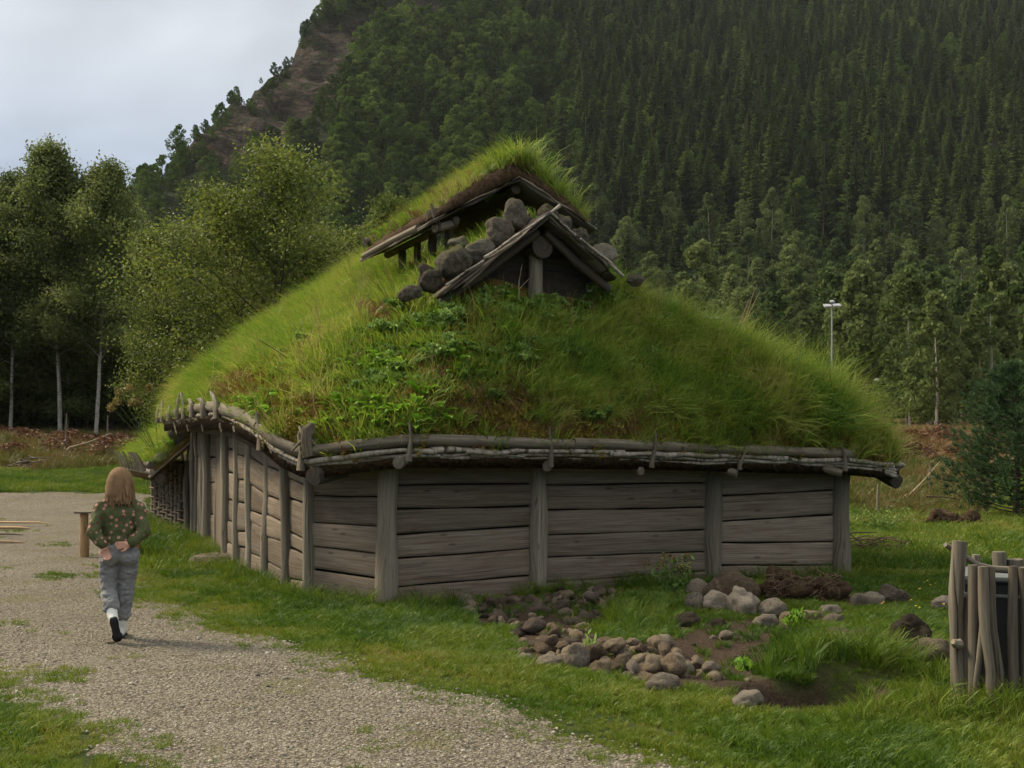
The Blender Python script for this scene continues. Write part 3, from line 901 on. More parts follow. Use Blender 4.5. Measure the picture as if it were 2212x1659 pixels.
def spruce_arr(seed, Ht, rad, whorls=26, per=9):
    rs = np.random.RandomState(seed)
    V, T = [], []
    k = 0
    for w in range(whorls):
        q = (w + rs.rand() * 0.6) / whorls
        z = Ht * (0.10 + 0.9 * q)
        L = rad * (1 - q) ** 0.85 * rs.uniform(0.85, 1.1) + 0.12
        for b in range(per):
            a = rs.uniform(0, 6.283)
            Lb = L * rs.uniform(0.6, 1.15)
            d = np.array([math.cos(a), math.sin(a), 0]); sd = np.array([-d[1], d[0], 0])
            up = rs.uniform(-0.42, -0.12) + 0.35 * q
            w_ = 0.22 * Lb + 0.12
            p0 = np.array([0, 0, z]); p1 = p0 + d * Lb * 0.55 + np.array([0, 0, up * Lb * 0.6]); p2 = p0 + d * Lb + np.array([0, 0, up * Lb * 0.75])
            V += [p0, p1 + sd * w_ - [0, 0, w_ * .5], p1, p1 - sd * w_ - [0, 0, w_ * .5], p2, p1 + d * Lb * .2 + sd * w_ * .75 - [0, 0, w_ * .9], p1 + d * Lb * .2 - sd * w_ * .75 - [0, 0, w_ * .9]]
            T += [(k, k + 1, k + 2), (k, k + 2, k + 3), (k + 2, k + 5, k + 4), (k + 2, k + 4, k + 6)]
            k += 7
    V += [(0, -.12, Ht * .97), (0.1, 0.1, Ht * .97), (-0.1, 0.1, Ht * .97), (0, 0, Ht * 1.05)]
    T += [(k, k + 1, k + 3), (k + 1, k + 2, k + 3), (k + 2, k, k + 3)]
    return np.array(V, float), np.array(T)

def join_tree(name, crown, is_tri, Ht, trunk_r, leafmat, barkmat):
    V, F = crown
    mb = MB(); zz = np.linspace(-1.0, Ht * 0.92, 5)
    mb.tube(np.stack([zz * 0, zz * 0, zz], 1), trunk_r * (1 - 0.9 * (zz + 1) / Ht).clip(0.05, 1), 5, cap=False)
    TV = np.concatenate(mb.V); TQ = np.concatenate(mb.Q) + len(V)
    Fs = [F, TQ]
    me = mesh_np(name, np.vstack([V, TV]), Fs, mat_idx=np.concatenate([np.zeros(len(F)), np.ones(len(TQ))]))
    me.materials.append(leafmat); me.materials.append(barkmat)
    return me

spruce_m = [join_tree('spruce_tree', spruce_arr(200 + s, 13 + 2.6 * (s % 4), 3.6 + 0.5 * (s % 3), 24, 13), True, 19, 0.22, LEAF_SPRUCE, M['dark_trunk']) for s in range(6)]
hill_m = [join_tree('hill_tree', crown_far(300 + s, 10 + (s % 3), 4.0 + 0.5 * (s % 2), 3200, 0.27, 0.15, 0.05), False, 10, 0.2, LEAF_HILL, M['dark_trunk']) for s in range(6)]
far_crowns = []
for s in range(6):
    V, F = crown_far(400 + s, 11 + (s % 4), 3.0 + 0.5 * (s % 3), 4600, 0.19, 0.45, 0.14)
    me = mesh_np('crown', V, F); me.materials.append(LEAF_FAR); far_crowns.append(me)
mb = MB(); zz = np.linspace(-1.0, 10, 7)
mb.tube(np.stack([np.sin(zz * .5) * .1, zz * 0, zz], 1), 0.16 * (1 - 0.08 * zz), 6)
far_trunk = mb.mesh('trunk'); far_trunk.materials.append(M['birch_trunk'])

def place(name, me, loc, rz, sc, label, cat, group):
    o = bpy.data.objects.new(name, me); C.objects.link(o)
    o.location = loc; o.rotation_euler = (0, 0, rz); o.scale = (sc, sc, sc) if np.isscalar(sc) else sc
    return tag(o, label, cat, group)

def place_tree(name, parts, loc, rz, sc, label, cat, group):
    e = empty(name, loc, rz)
    e.scale = (sc, sc, sc) if np.isscalar(sc) else sc
    tag(e, label, cat, group)
    for nm, me in parts:
        o = bpy.data.objects.new(nm, me); C.objects.link(o); o.parent = e
    return e

# points on the slope by jittered grid
def jitter(x0, x1, y0, y1, d, seed, jit=0.42):
    rs = np.random.RandomState(seed)
    X, Y = np.meshgrid(np.arange(x0, x1, d), np.arange(y0, y1, d))
    X, Y = X.ravel() + rs.normal(0, jit * d, X.size), Y.ravel() + rs.normal(0, jit * d, Y.size)
    Z = H(X, Y)
    u, v = px(X, Y, Z)
    return X, Y, Z, u, v, rs

def spruce_zone(u, v):
    lim = 1215 + 60 * (fbm(u / 90., v / 60., 0, 71) - 0.5) * 2 + np.where(v < 130, -(130 - v) * 1.5, 0)
    return u > lim

# spruce plantation on the right of the slope
X, Y, Z, u, v, rs = jitter(-20, 330, 218, 640, 6.2, 81, 0.5)
k = spruce_zone(u, v) & (u < 2400) & (v > -110)
k &= ~((Y < 250) & (fbm(X / 20, Y / 20, 0, 72) > 0.60))
X, Y, Z = X[k], Y[k], Z[k]
od = np.argsort(Y)
X, Y, Z = X[od], Y[od], Z[od]
NS = 300
msk = rs.rand(len(X)) < .1 + .25 * (fbm(X / 25, Y / 25, 0, 87) > .58)
BX, BY, BZ = X[msk], Y[msk], Z[msk]
X, Y, Z = X[~msk], Y[~msk], Z[~msk]
for i in range(min(NS, len(X))):
    place('spruce_tree', spruce_m[i % 6], (X[i], Y[i], Z[i] - 0.5), rs.uniform(0, 6.28), rs.uniform(0.75, 1.3), 'dark spruce in the front rows of the plantation on the mountain side', 'spruce', 'spruces in the front rows of the plantation')
proto_collection('spruce', spruce_m)
n_ = len(X) - NS
scatter('spruce_forest', 'spruce', np.stack([X[NS:], Y[NS:], Z[NS:] - 0.5], 1), np.stack([np.zeros(n_), np.zeros(n_), rs.uniform(0, 6.28, n_)], 1), rs.uniform(0.75, 1.25, n_), 5, None, 'dense dark spruce plantation covering the upper mountain side')
# broadleaf wood on the slope to the left of it
X, Y, Z, u, v, rs = jitter(-230, 60, 150, 520, 5.2, 83)
rk = rockmask(u, v) > 0.5
topfringe = hill(X, Y) > np.interp(X, PROF_X, PROF_Z) - 7
k = ~spruce_zone(u, v) & (v > -90) & (u > -150) & (u < 1330) & (~rk | ((rs.rand(len(X)) < 0.14)))
X, Y, Z, rk, tf, u = X[k], Y[k], Z[k], rk[k], topfringe[k], u[k]
od = np.argsort(Y)
X, Y, Z, rk, tf, u = X[od], Y[od], Z[od], rk[od], tf[od], u[od]
X, Y, Z = np.concatenate([X, BX]), np.concatenate([Y, BY]), np.concatenate([Z, BZ])
rk, tf, u = np.concatenate([rk, BX > 1e9]), np.concatenate([tf, BX > 1e9]), np.concatenate([u, BX * 0 + 1500])
sc = rs.uniform(0.7, 1.15, len(X)) * np.where(rk, 0.28, 1.0) * np.where(tf & (u > 405), 0.45, np.where(u < 405, 0.62, np.where((u < 720) & (Z > 45), .58, 1.0)))
NH = 300
for i in range(min(NH, len(X))):
    place('hill_tree', hill_m[i % 6], (X[i], Y[i], Z[i] - 0.4), rs.uniform(0, 6.28), sc[i], 'round green broadleaf tree low on the mountain slope behind the house', 'tree', 'broadleaf trees low on the mountain slope')
proto_collection('hilltree', hill_m)
CXs, CYs, CZs, cu, cv, crs = jitter(-125, -30, 262, 430, 2.6, 89)
cp = np.interp(CXs, PROF_X, PROF_Z); cg = 3.4 + 4.8 + .41 / 240 * 14400 + (CYs - 230) * .8
ck_ = (np.abs(cg - cp) < 7) & (crs.rand(len(CXs)) < .25 + .6 * (fbm(CXs / 9, CYs / 9, 0, 88) > .5)) & (cv > -60)
ck_ |= (rockmask(cu, cv) > .5) & (fbm(CXs / 11, CYs / 14, 0, 90) > .6) & (crs.rand(len(CXs)) < .5)
X, Y, Z = np.concatenate([X, CXs[ck_]]), np.concatenate([Y, CYs[ck_]]), np.concatenate([Z, mountain_z(CXs[ck_], CYs[ck_])])
sc = np.concatenate([sc, crs.uniform(.14, .36, ck_.sum())])
n_ = len(X) - NH
scatter('hill_forest', 'hilltree', np.stack([X[NH:], Y[NH:], Z[NH:] - 0.4], 1), np.stack([np.zeros(n_), np.zeros(n_), rs.uniform(0, 6.28, n_)], 1), sc[NH:], 6, None, 'green broadleaf wood covering the mountain side below the bare rock')
# birches on the low ground to the right, in front of the plantation
X, Y, Z, u, v, rs = jitter(2, 130, 64, 244, 6.6, 85)
k = ((Y > 92) | ((u > 1940) & (Y > 74))) & ~((np.abs(u - 1797) < 70) & (Y < 100)) & (u > 1225) & (u < 2330) & ~((u < 1500) & (Y < 150)) & ~((Y > 205) & (rs.rand(len(X)) < 0.3))
X, Y, Z = X[k], Y[k], Z[k]
for i in range(len(X)):
    s_ = rs.uniform(0.8, 1.35)
    place_tree('birch_tree', [('crown', far_crowns[i % 6]), ('trunk', far_trunk)], (X[i], Y[i], Z[i] - 0.3), rs.uniform(0, 6.28), (s_ * rs.uniform(.85, 1.1), s_ * rs.uniform(.85, 1.1), s_),
               'grey-green birch on the low ground in front of the spruce plantation', 'birch', 'birches on the low ground in front of the spruces')
print('TREES', len(X))

# ------------------------------------------------------------------ birch wood at the left edge of the field
def build_birch(seed, Ht, cr, base, nl, leaf, leafmat, bark=None, **kw):
    mb, cm = birch_tree(seed, Ht, cr, base, nl, leaf, **kw)
    tm = mb.mesh('trunk'); tm.materials.append(bark or M['birch_trunk']); cm.materials.append(leafmat)
    return [('trunk', tm), ('crown', cm)]
wood = [build_birch(500 + s, 13.2, 4.6, 0.30, 56000, 0.07, LEAF_BIRCH, thick=.008) for s in range(3)]
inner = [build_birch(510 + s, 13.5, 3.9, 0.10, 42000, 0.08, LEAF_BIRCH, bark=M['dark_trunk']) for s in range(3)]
GW = 'birches at the edge of the wood'
spots = [  # picture x of the foot, distance, height factor, label
    (128, 56, 1.06, 'tall birch with a leaning white trunk at the edge of the wood'),
    (208, 55, 0.98, 'birch with a slim straight white trunk at the edge of the wood'),
    (24, 57, 0.98, 'birch with a short pale trunk showing below a low dark crown')]
for i, (x, Y, s, lb) in enumerate(spots):
    X = (x - CX) / FPX * Y
    place_tree('birch_tree', wood[i], (X, Y, Hs(X, Y) - 0.1), 1.3 * i + 0.4, (s, s, s), lb, 'birch', GW)
rs = np.random.RandomState(91)
for i, (x, Y, s) in enumerate([(143, 60, 0.9), (-40, 58, 1.0), (-110, 60, 1.05), (60, 61, .86), (-15, 62, .92), (170, 61, .8), (240, 60, .8), (300, 60, .78), (-75, 66, .95), (350, 64, .76), (70, 64, 1.0), (175, 66, 0.95), (255, 63, 0.92), (300, 66, 0.96), (345, 62, 0.9), (385, 68, 1.0), (430, 64, 0.9), (230, 72, 1.05), (95, 74, 1.1), (20, 72, 1.05), (-60, 75, 1.1), (330, 76, 1.05), (480, 70, 0.9), (540, 75, 0.95), (160, 80, 1.1), (280, 84, 1.1), (50, 84, 1.1), (400, 82, 1.05)]):
    X = (x - CX) / FPX * Y
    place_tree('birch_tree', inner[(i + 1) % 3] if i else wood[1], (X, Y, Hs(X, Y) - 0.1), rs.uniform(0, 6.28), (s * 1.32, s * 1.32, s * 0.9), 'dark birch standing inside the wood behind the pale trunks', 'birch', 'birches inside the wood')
# the two lighter birches behind the roof
t1 = build_birch(520, 10.6, 4.3, 0.10, 70000, 0.05, LEAF_OLIVE, bark=M['dark_trunk'], forks=3, droop=0.12)
t2 = build_birch(521, 9.2, 3.2, 0.10, 46000, 0.05, LEAF_OLIVE, bark=M['dark_trunk'], forks=2, droop=0.12)
X = (585 - CX) / FPX * 34.0
place_tree('birch_tree', t1, (X, 34.0, Hs(X, 34) - .1), 0.3, (1.08, 1.08, .87), 'large olive-green birch with several stems rising behind the turf roof', 'birch', None)
X = (765 - CX) / FPX * 38.0
place_tree('birch_tree', t2, (X, 38.0, Hs(X, 38) - .1), 1.4, (1.15, 1.15, .98), 'smaller yellow-green birch between the large olive birch and the roof ridge', 'birch', None)
X = (400 - CX) / FPX * 40.0
place_tree('birch_tree', t2, (X, 40.0, Hs(X, 40) - .1), 4.0, 0.85, 'small olive birch beside the large olive birch, next to the wood', 'birch', None)
# dark undergrowth inside the wood
shr = []
for s in range(3):
    V, F = crown_far(540 + s, 2.6, 1.7, 1500, 0.12, 0.1, 0.0)
    me = mesh_np('shrub', V, F); me.materials.append(LEAF_OLIVE); shr.append(me)
for i in range(60):
    x = rs.uniform(-90, 560); Y = rs.uniform(61, 84)
    X = (x - CX) / FPX * Y
    place('shrub', shr[i % 3], (X, Y, Hs(X, Y) - .2), rs.uniform(0, 6.28), rs.uniform(0.8, 1.7), 'dark leafy shrub in the undergrowth of the wood', 'shrub', 'undergrowth shrubs in the wood')
# reddish low shrubs along the heath
redm = []
for s in range(3):
    V, F = crown_far(550 + s, 1.0, 1.0, 900, 0.055, 0.1, 0.0)
    me = mesh_np('heath_shrub', V, F); me.materials.append(LEAF_HEATH); redm.append(me)
for i in range(23):
    if i < 17: x, Y = rs.uniform(-30, 330), rs.uniform(44, 53)
    else: x, Y = rs.uniform(1935, 2075), rs.uniform(34, 50)
    X = (x - CX) / FPX * Y
    s = rs.uniform(0.45, 0.95)
    place('heath_shrub', redm[i % 3], (X, Y, Hs(X, Y) - .1), rs.uniform(0, 6.28), (s * 1.7, s * 1.5, s), 'low reddish-brown shrub ' + ('on the heath in front of the birch wood' if i < 17 else 'on the heath beyond the right end of the house'), 'shrub', 'red shrubs before the wood' if i < 17 else 'red shrubs beyond the house')
# young pine
def pine(seed, Ht, rad):
    rs = np.random.RandomState(seed)
    mb = MB(); z = np.linspace(-.1, Ht, 8)
    mb.tube(np.stack([z * 0.02, z * 0, z], 1), 0.075 * (1 - .9 * z / Ht) + .008, 8, 0.1)
    V, T = [], []
    cl = []
    for i in range(120):
        q = 0.03 + 0.97 * (i + rs.rand()) / 120
        L = rad * (1 - q) ** 0.62 * rs.uniform(.7, 1.08) + 0.1
        a = i * 2.4 + rs.normal(0, .3)
        s = np.linspace(0, 1, 5)
        br = np.array([0, 0, q * Ht]) + np.outer(s * L, [math.cos(a), math.sin(a), 0]) + np.outer((0.1 * s + 0.28 * s ** 2) * L, [0, 0, 1])
        mb.tube(br, 0.016 * (1 - .8 * s), 4, cap=False)
        for k in range(int(8 + 12 * L)):
            ss = rs.uniform(.3, 1.0)
            c = np.array([np.interp(ss, s, br[:, j]) for j in range(3)]) + rs.normal(0, .09 * L ** .5, 3)
            cl.append((c, np.array([math.cos(a), math.sin(a), 0.9])))
    for c, d in cl:
        n = 22
        dd = rs.normal(size=(n, 3)) * 0.75 + d; dd /= np.linalg.norm(dd, axis=1)[:, None]
        sd = np.cross(dd, rs.normal(size=(n, 3))); sd /= np.linalg.norm(sd, axis=1)[:, None]
        b = c + rs.normal(0, .02, (n, 3))
        k = len(V) * 3
        V.append(np.stack([b - sd * .007, b + sd * .007, b + dd * rs.uniform(.08, .15, (n, 1))], 1).reshape(-1, 3))
    V = np.concatenate(V)
    cm = mesh_np('crown', V, np.arange(len(V)).reshape(-1, 3)); cm.materials.append(LEAF_PINE)
    tm = mb.mesh('trunk'); tm.materials.append(M['dark_trunk'])
    return [('trunk', tm), ('crown', cm)]
X, Y = (2195 - CX) / FPX * 24.5, 24.5
place_tree('pine_tree', pine(7, 3.3, 1.75), (X, Y, Hs(X, Y)), 0, 1.0, 'young dark green pine with upturned branches on the lawn right of the house', 'pine', None)
# floodlight mast beyond the house
mast = empty('floodlight_mast', ((1797 - CX) / FPX * 84, 84.0, Hs((1797 - CX) / FPX * 84, 84.0)))
tag(mast, 'grey floodlight mast with flat lamp heads standing before the wood', 'floodlight')
M['metal'] = mat_plain('galvanised_metal', (0.28, 0.3, 0.31), 0.45, 0.5, 5, 0.15)
M['lampwhite'] = mat_plain('lamp_housing', (0.3, 0.31, 0.32), 0.4, 0.4, 5, 0.1)
mx_, my_, mz_ = mast.location
topz = EYE + (HY - 657) / FPX * 84
obj('pole', MB().tube([(mx_, my_, mz_ - .2), (mx_, my_, (mz_ + topz) / 2), (mx_, my_, topz)], [0.09, 0.07, 0.05], 10), M['metal'], mast)
obj('crossbar', MB().tube([(mx_ - .55, my_, topz - .15), (mx_, my_, topz - .12), (mx_ + .5, my_, topz - .1)], 0.05, 6), M['metal'], mast)
def boxmesh(name, c, sx, sy, sz, rot=None, bev=0.0):
    import bmesh
    bm = bmesh.new(); bmesh.ops.create_cube(bm, size=1.0)
    bmesh.ops.scale(bm, vec=(sx, sy, sz), verts=bm.verts)
    if bev: bmesh.ops.bevel(bm, geom=list(bm.edges), offset=bev, segments=2, affect='EDGES')
    if rot is not None: bmesh.ops.transform(bm, matrix=rot.to_4x4(), verts=bm.verts)
    bmesh.ops.translate(bm, vec=c, verts=bm.verts)
    me = bpy.data.meshes.new(name); bm.to_mesh(me); bm.free()
    return me
for dx, dz in ((-0.38, -0.06), (0.3, -0.02)):
    obj('lamp_head', boxmesh('lamp_head', (mx_ + dx, my_ - 0.25, topz + dz - .1), 0.56, 0.6, 0.13, Matrix.Rotation(R(24), 3, 'X'), 0.03), M['lampwhite'], mast)
obj('lamp_head', boxmesh('lamp_head', (mx_ + 0.05, my_ + 0.1, topz + 0.2), 0.3, 0.4, 0.13, Matrix.Rotation(R(24), 3, 'X'), 0.03), M['lampwhite'], mast)

# ------------------------------------------------------------------ the turf-roofed longhouse
house = empty('longhouse', (0.0, 15.0, 0.0))
tag(house, 'old timber longhouse with a grass-covered turf roof and grey plank walls', 'house')
rs = np.random.RandomState(17)
def V2(p): return np.array([p[0], p[1]], float)

def post(base, top, r, seed, name='post', mat='post', bend=0.02, sides=12, taper=0.92, parent=None):
    s = np.linspace(0, 1, 9)
    b, t = np.array(base, float), np.array(top, float)
    r0 = np.random.RandomState(seed)
    off = np.stack([np.interp(s, np.linspace(0, 1, 4), r0.normal(0, bend, 4)), np.interp(s, np.linspace(0, 1, 4), r0.normal(0, bend, 4)), s * 0], 1)
    off -= np.outer(1 - s, off[0])
    P = b + np.outer(s, t - b) + off
    rr = r * (1 - (1 - taper) * s) * (1 + 0.05 * np.interp(s, np.linspace(0, 1, 6), r0.normal(0, 1, 6)))
    return obj(name, MB().tube(P, rr, sides, 0.15 if name == 'pole' else 0.09, seed), M[mat], parent or house)

# posts: foot (picture), top height, thickness
front_posts = [(P_, 1.34, 0.068), (A_, 1.42, 0.105), (B_, 1.42, 0.102), (Cc, 1.40, 0.112), (D0, 1.32, 0.115)]
for i, (p, zt, r) in enumerate(front_posts):
    post((p[0], p[1], -0.1), (p[0] + 0.01, p[1] + 0.01, zt), r, 600 + i, bend=0.008, taper=0.96)
left_px = [(621, 1278, 1.48, .078), (575.6, 1255, 1.55, .076), (540, 1241, 1.70, .080), (512.6, 1233.5, 1.72, .074), (491, 1219, 1.74, .085)]
left_posts = [(gnd(x, y), zt, r) for x, y, zt, r in left_px]
far_posts = [((-4.57, 17.65), 1.84, .06), ((-4.78, 17.95), 1.86, .10), ((-4.98, 18.4), 1.88, .065), ((-5.12, 18.75), 1.88, .06), ((-5.3, 19.2), 1.88, .06), ((-5.44, 19.5), 1.88, .06)]
for i, (p, zt, r) in enumerate(left_posts + far_posts):
    post((p[0], p[1], -0.1), (p[0] + rs.normal(0, .02), p[1] + rs.normal(0, .02), zt + 0.04), r, 620 + i, bend=0.018)
annex_posts = []
for i in range(9):
    t = i / 8.0
    p = (-5.75 + t * (-7.67 + 5.75), 20.1 + t * (24.3 - 20.1))
    annex_posts.append(p)
    post((p[0], p[1], -0.1), (p[0] + rs.normal(0, .03), p[1] + rs.normal(0, .03), 1.30), rs.uniform(.05, .075), 640 + i, bend=0.02)
# right-hand wall posts (out of sight from the front)
rfar = np.array(D0) + D_ * 8.2
for i in range(1, 6):
    p = np.array(D0) + D_ * 8.2 * i / 5
    post((p[0], p[1], -0.1), (p[0], p[1], 1.4 + 0.08 * i), 0.08, 660 + i)

def plank(a, b, z0, z1, nrm, thick, seed, parent, mat='plank', wave=0.007):
    """one wall plank from a to b (plan points), bottom z0 = (left, right), top z1 likewise"""
    r0 = np.random.RandomState(seed)
    a, b, nrm = V2(a), V2(b), V2(nrm)
    n = 13
    s = np.linspace(0, 1, n)
    L = np.hypot(*(b - a))
    lo = z0[0] + (z0[1] - z0[0]) * s + wave * (vnoise(s * L * 2.2 + seed * 7.7, 0.5, 0, seed) - .5) * 2
    hi = z1[0] + (z1[1] - z1[0]) * s + wave * (vnoise(s * L * 2.2 + seed * 3.1, 9.5, 0, seed) - .5) * 2
    prof = [(0.0, -0.5), (0.0, 0.3), (0.03, 0.44), (0.2, 0.5), (0.55, 0.52), (0.85, 0.5), (0.97, 0.44), (1.0, 0.3), (1.0, -0.5)]
    V, U = [], []
    for i in range(n):
        base = a + (b - a) * s[i]
        for q, d in prof:
            z = lo[i] + (hi[i] - lo[i]) * q
            w = thick * (d + 0.16 * (vnoise(s[i] * L * 3 + seed, q * 2.0, 0, seed + 3) - .5) * (1 if 0 < q < 1 else 0))
            V.append((base[0] + nrm[0] * w, base[1] + nrm[1] * w, z)); U.append((q * 0.25 + seed * 0.37, s[i] * L))
    k = len(prof)
    Q = [(i * k + j, (i + 1) * k + j, (i + 1) * k + (j + 1) % k, i * k + (j + 1) % k) for i in range(n - 1) for j in range(k)]
    mb = MB().add(V, Q, U=U)
    for e, rev in ((0, False), (n - 1, True)):
        c = [e * k + j for j in range(k)]
        T = [(c[0], c[j + 1], c[j]) if not rev else (c[0], c[j], c[j + 1]) for j in range(1, k - 1)]
        mb.T.append(np.array(T))
    return obj('plank', mb, M[mat], parent)

def wall_panel(a, b, za, zb, cuts_a, cuts_b, inset=0.02, thick=0.052, seed=0, parent=None, shrink=0.05):
    """planks between two posts; cuts = heights of the joints at either end"""
    a, b = V2(a), V2(b)
    d = (b - a) / np.hypot(*(b - a))
    nrm = np.array([d[1], -d[0]])
    mid = np.array([-0.6, 16.0])
    if (mid - a) @ nrm > 0: nrm = -nrm
    a2, b2 = a + d * shrink - nrm * inset, b - d * shrink - nrm * inset
    ca, cb = [-0.12] + list(cuts_a) + [za], [-0.12] + list(cuts_b) + [zb]
    for i in range(len(ca) - 1):
        gap = rs.uniform(0.008, 0.024)
        off = nrm * rs.uniform(-0.012, 0.012)
        plank(a2 + off, b2 + off, (ca[i] + gap / 2, cb[i] + gap / 2), (ca[i + 1] - gap / 2, cb[i + 1] - gap / 2), nrm, thick, seed * 31 + i * 7 + 1, parent)
    return nrm

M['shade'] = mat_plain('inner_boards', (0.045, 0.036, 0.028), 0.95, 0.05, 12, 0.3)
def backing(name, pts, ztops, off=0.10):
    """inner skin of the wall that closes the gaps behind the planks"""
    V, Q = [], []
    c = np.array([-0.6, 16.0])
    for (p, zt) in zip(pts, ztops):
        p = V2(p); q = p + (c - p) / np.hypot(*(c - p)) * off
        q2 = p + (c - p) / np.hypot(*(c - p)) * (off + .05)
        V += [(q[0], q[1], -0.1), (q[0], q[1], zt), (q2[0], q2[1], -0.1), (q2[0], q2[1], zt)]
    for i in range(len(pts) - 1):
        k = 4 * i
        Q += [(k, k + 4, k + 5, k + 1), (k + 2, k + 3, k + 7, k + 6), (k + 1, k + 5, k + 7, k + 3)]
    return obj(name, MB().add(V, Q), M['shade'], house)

fw = backing('front_wall', [P_, A_, B_, Cc, D0], [1.36, 1.44, 1.44, 1.42, 1.34])
wall_panel(P_, A_, 1.36, 1.40, [.10, .32, .56, .80, 1.07], [.055, .27, .52, .79, 1.08], seed=1, parent=fw)
wall_panel(A_, B_, 1.42, 1.42, [.19, .47, .71, .96, 1.20], [.22, .50, .74, .95, 1.19], seed=2, parent=fw)
wall_panel(B_, Cc, 1.42, 1.40, [.13, .40, .64, .90, 1.17], [.15, .37, .62, .87, 1.16], seed=3, parent=fw)
wall_panel(Cc, D0, 1.40, 1.32, [.06, .20, .46, .71, 1.0], [.05, .16, .44, .77, 1.06], seed=4, parent=fw)
lpts = [P_] + [p for p, _, _ in left_posts]
lw = backing('side_wall', lpts + [(-4.57, 17.65), (-5.44, 19.5)], [1.36] + [1.5, 1.58, 1.72, 1.76, 1.8] + [1.86, 1.86], 0.12)
for i in range(len(lpts) - 1):
    za = [1.36, 1.46, 1.55, 1.68, 1.72, 1.76][i]; zb = [1.36, 1.46, 1.55, 1.68, 1.72, 1.76][i + 1]
    j = rs.normal(0, 0.035, 6)
    ca = [za * f + j[k] for k, f in enumerate((.16, .34, .51, .69, .86))]
    cb = [zb * f + j[k] + rs.normal(0, .025) for k, f in enumerate((.16, .34, .51, .69, .86))]
    wall_panel(lpts[i], lpts[i + 1], za, zb, ca, cb, seed=10 + i, parent=lw, shrink=.03)
# door in the recess, vertical boards
da, db = np.array(lpts[-1]), np.array((-4.57, 17.65))
dd = (db - da) / np.hypot(*(db - da)); dn = np.array([-dd[1], dd[0]])
door = obj('door', boxmesh('door', (*(da + db) / 2 + dn * -0.06, 0.82), 0.05, 2.2, 1.7, Matrix.Rotation(math.atan2(-dd[0], dd[1]), 3, 'Z')), M['beam'], house)
for i in range(9):
    c = da + dd * (0.22 + i * 0.265)
    obj('board', boxmesh('board', (c[0] + dn[0] * -0.0, c[1] + dn[1] * -0.0, 0.84), 0.05, 0.25, 1.75, Matrix.Rotation(math.atan2(-dd[0], dd[1]), 3, 'Z'), 0.01), M['plank'], door)
# tight upright staves after the door
fp = [p for p, _, _ in far_posts]
for i in range(len(fp) - 1):
    a, b = np.array(fp[i]), np.array(fp[i + 1])
    wall_panel(a, b, 1.86, 1.86, [.5, 1.0, 1.4], [.5, 1.0, 1.4], seed=30 + i, parent=lw, shrink=.02)
# annex wall: woven rods between the posts
aw = backing('annex_wall', annex_posts, [1.28] * 9, 0.10)
for k in range(15):
    z = 0.08 + k * 0.083
    pts = []
    for i, p in enumerate(annex_posts):
        sgn = 1 if (i + k) % 2 else -1
        pts.append((p[0] - 0.92 * .055 * sgn * 1.1, p[1] - .39 * .055 * sgn, z + rs.normal(0, .012)))
    obj('rod', MB().tube(pts, 0.018, 6, 0.1, k), M['twig'], aw)
# right and rear walls
rw = backing('rear_wall', [D0, tuple(rfar)], [1.36, 1.9], 0.05)
wall_panel(D0, tuple(rfar), 1.36, 1.9, [.25, .5, .75, 1.0], [.25, .5, .75, 1.3], seed=50, parent=rw)

# ---- roof shell lofted from the eave curve to the ridge
OR = -0.3
def ridge(t): return np.array([*(O_ + D_ * t + E_ * OR), float(np.interp(t, [1.4, 3.8, 5.0, 8.8], [4.02, 4.10, 4.42, 4.55]))])
EAVE = [(-5.9, 19.3, 2.02, 8.8), (-4.9, 16.9, 2.03, 6.0), (-4.1, 15.0, 2.02, 3.9), (-3.42, 13.35, 1.99, 2.3), (-2.95, 12.4, 1.88, 1.75), (-2.62, 11.8, 1.76, 1.55), (-2.32, 11.35, 1.58, 1.45), (-2.02, 11.12, 1.46, 1.4),
        (-1.55, 10.9, 1.52, 1.4), (-1.0, 10.8, 1.58, 1.4), (-0.3, 11.2, 1.57, 1.4), (.4, 11.65, 1.555, 1.4), (1.51, 12.25, 1.53, 1.4), (2.56, 12.75, 1.49, 1.4), (3.82, 13.15, 1.45, 1.4), (4.35, 13.38, 1.40, 1.42), (4.66, 13.7, 1.38, 1.5), (4.7, 14.2, 1.45, 1.75), (4.45, 14.95, 1.62, 2.3), (3.6, 16.95, 1.8, 4.0), (2.6, 19.0, 1.95, 6.0), (1.2, 22.3, 2.0, 8.8)]
EV = np.array(EAVE)
sl = np.concatenate([[0], np.cumsum(np.linalg.norm(np.diff(EV[:, :3], axis=0), axis=1))])
def eave(s): return np.array([np.interp(s, sl, EV[:, k]) for k in range(4)])
NS_, NM = 190, 42
sv = np.linspace(0, sl[-1], NS_)
mv_ = np.linspace(0, 1, NM)
def roof_pt(s, m):
    e = eave(s); rd = ridge(e[3])
    p = e[:3] + (rd - e[:3]) * m
    f = np.interp(s, [0, sl[7], sl[9], sl[12], sl[15], sl[17], sl[-1]], [.10, .09, .05, .04, .03, .03, .06])
    z = p[2] + f * math.sin(math.pi * m ** 0.8) + 0.10 * min(1, m / 0.03)
    return np.array([p[0], p[1], z])
def ray_roof(x, y):
    """first point of the roof shell on the sight line through picture point (x, y)"""
    d = np.hypot(RU - x, RVv - y)
    i = np.argmin(np.where(d < max(14, d.min() + .1), RT[:, :, 1], 1e3))
    return RT.reshape(-1, 3)[i]
RT = np.array([[roof_pt(s, m_) for m_ in mv_] for s in sv])
RT[:, :, 2] += (fbm(RT[:, :, 0] * 1.1, RT[:, :, 1] * 1.1, 0, 73) - .5) * 0.16 * np.minimum(1, mv_ / 0.12)[None] * np.minimum(1, (1 - mv_) / 0.1)[None]
RU, RVv = px(RT[:, :, 0], RT[:, :, 1], RT[:, :, 2])
top = RT.reshape(-1, 3)
bot = top.copy(); bot[:, 2] -= 0.2
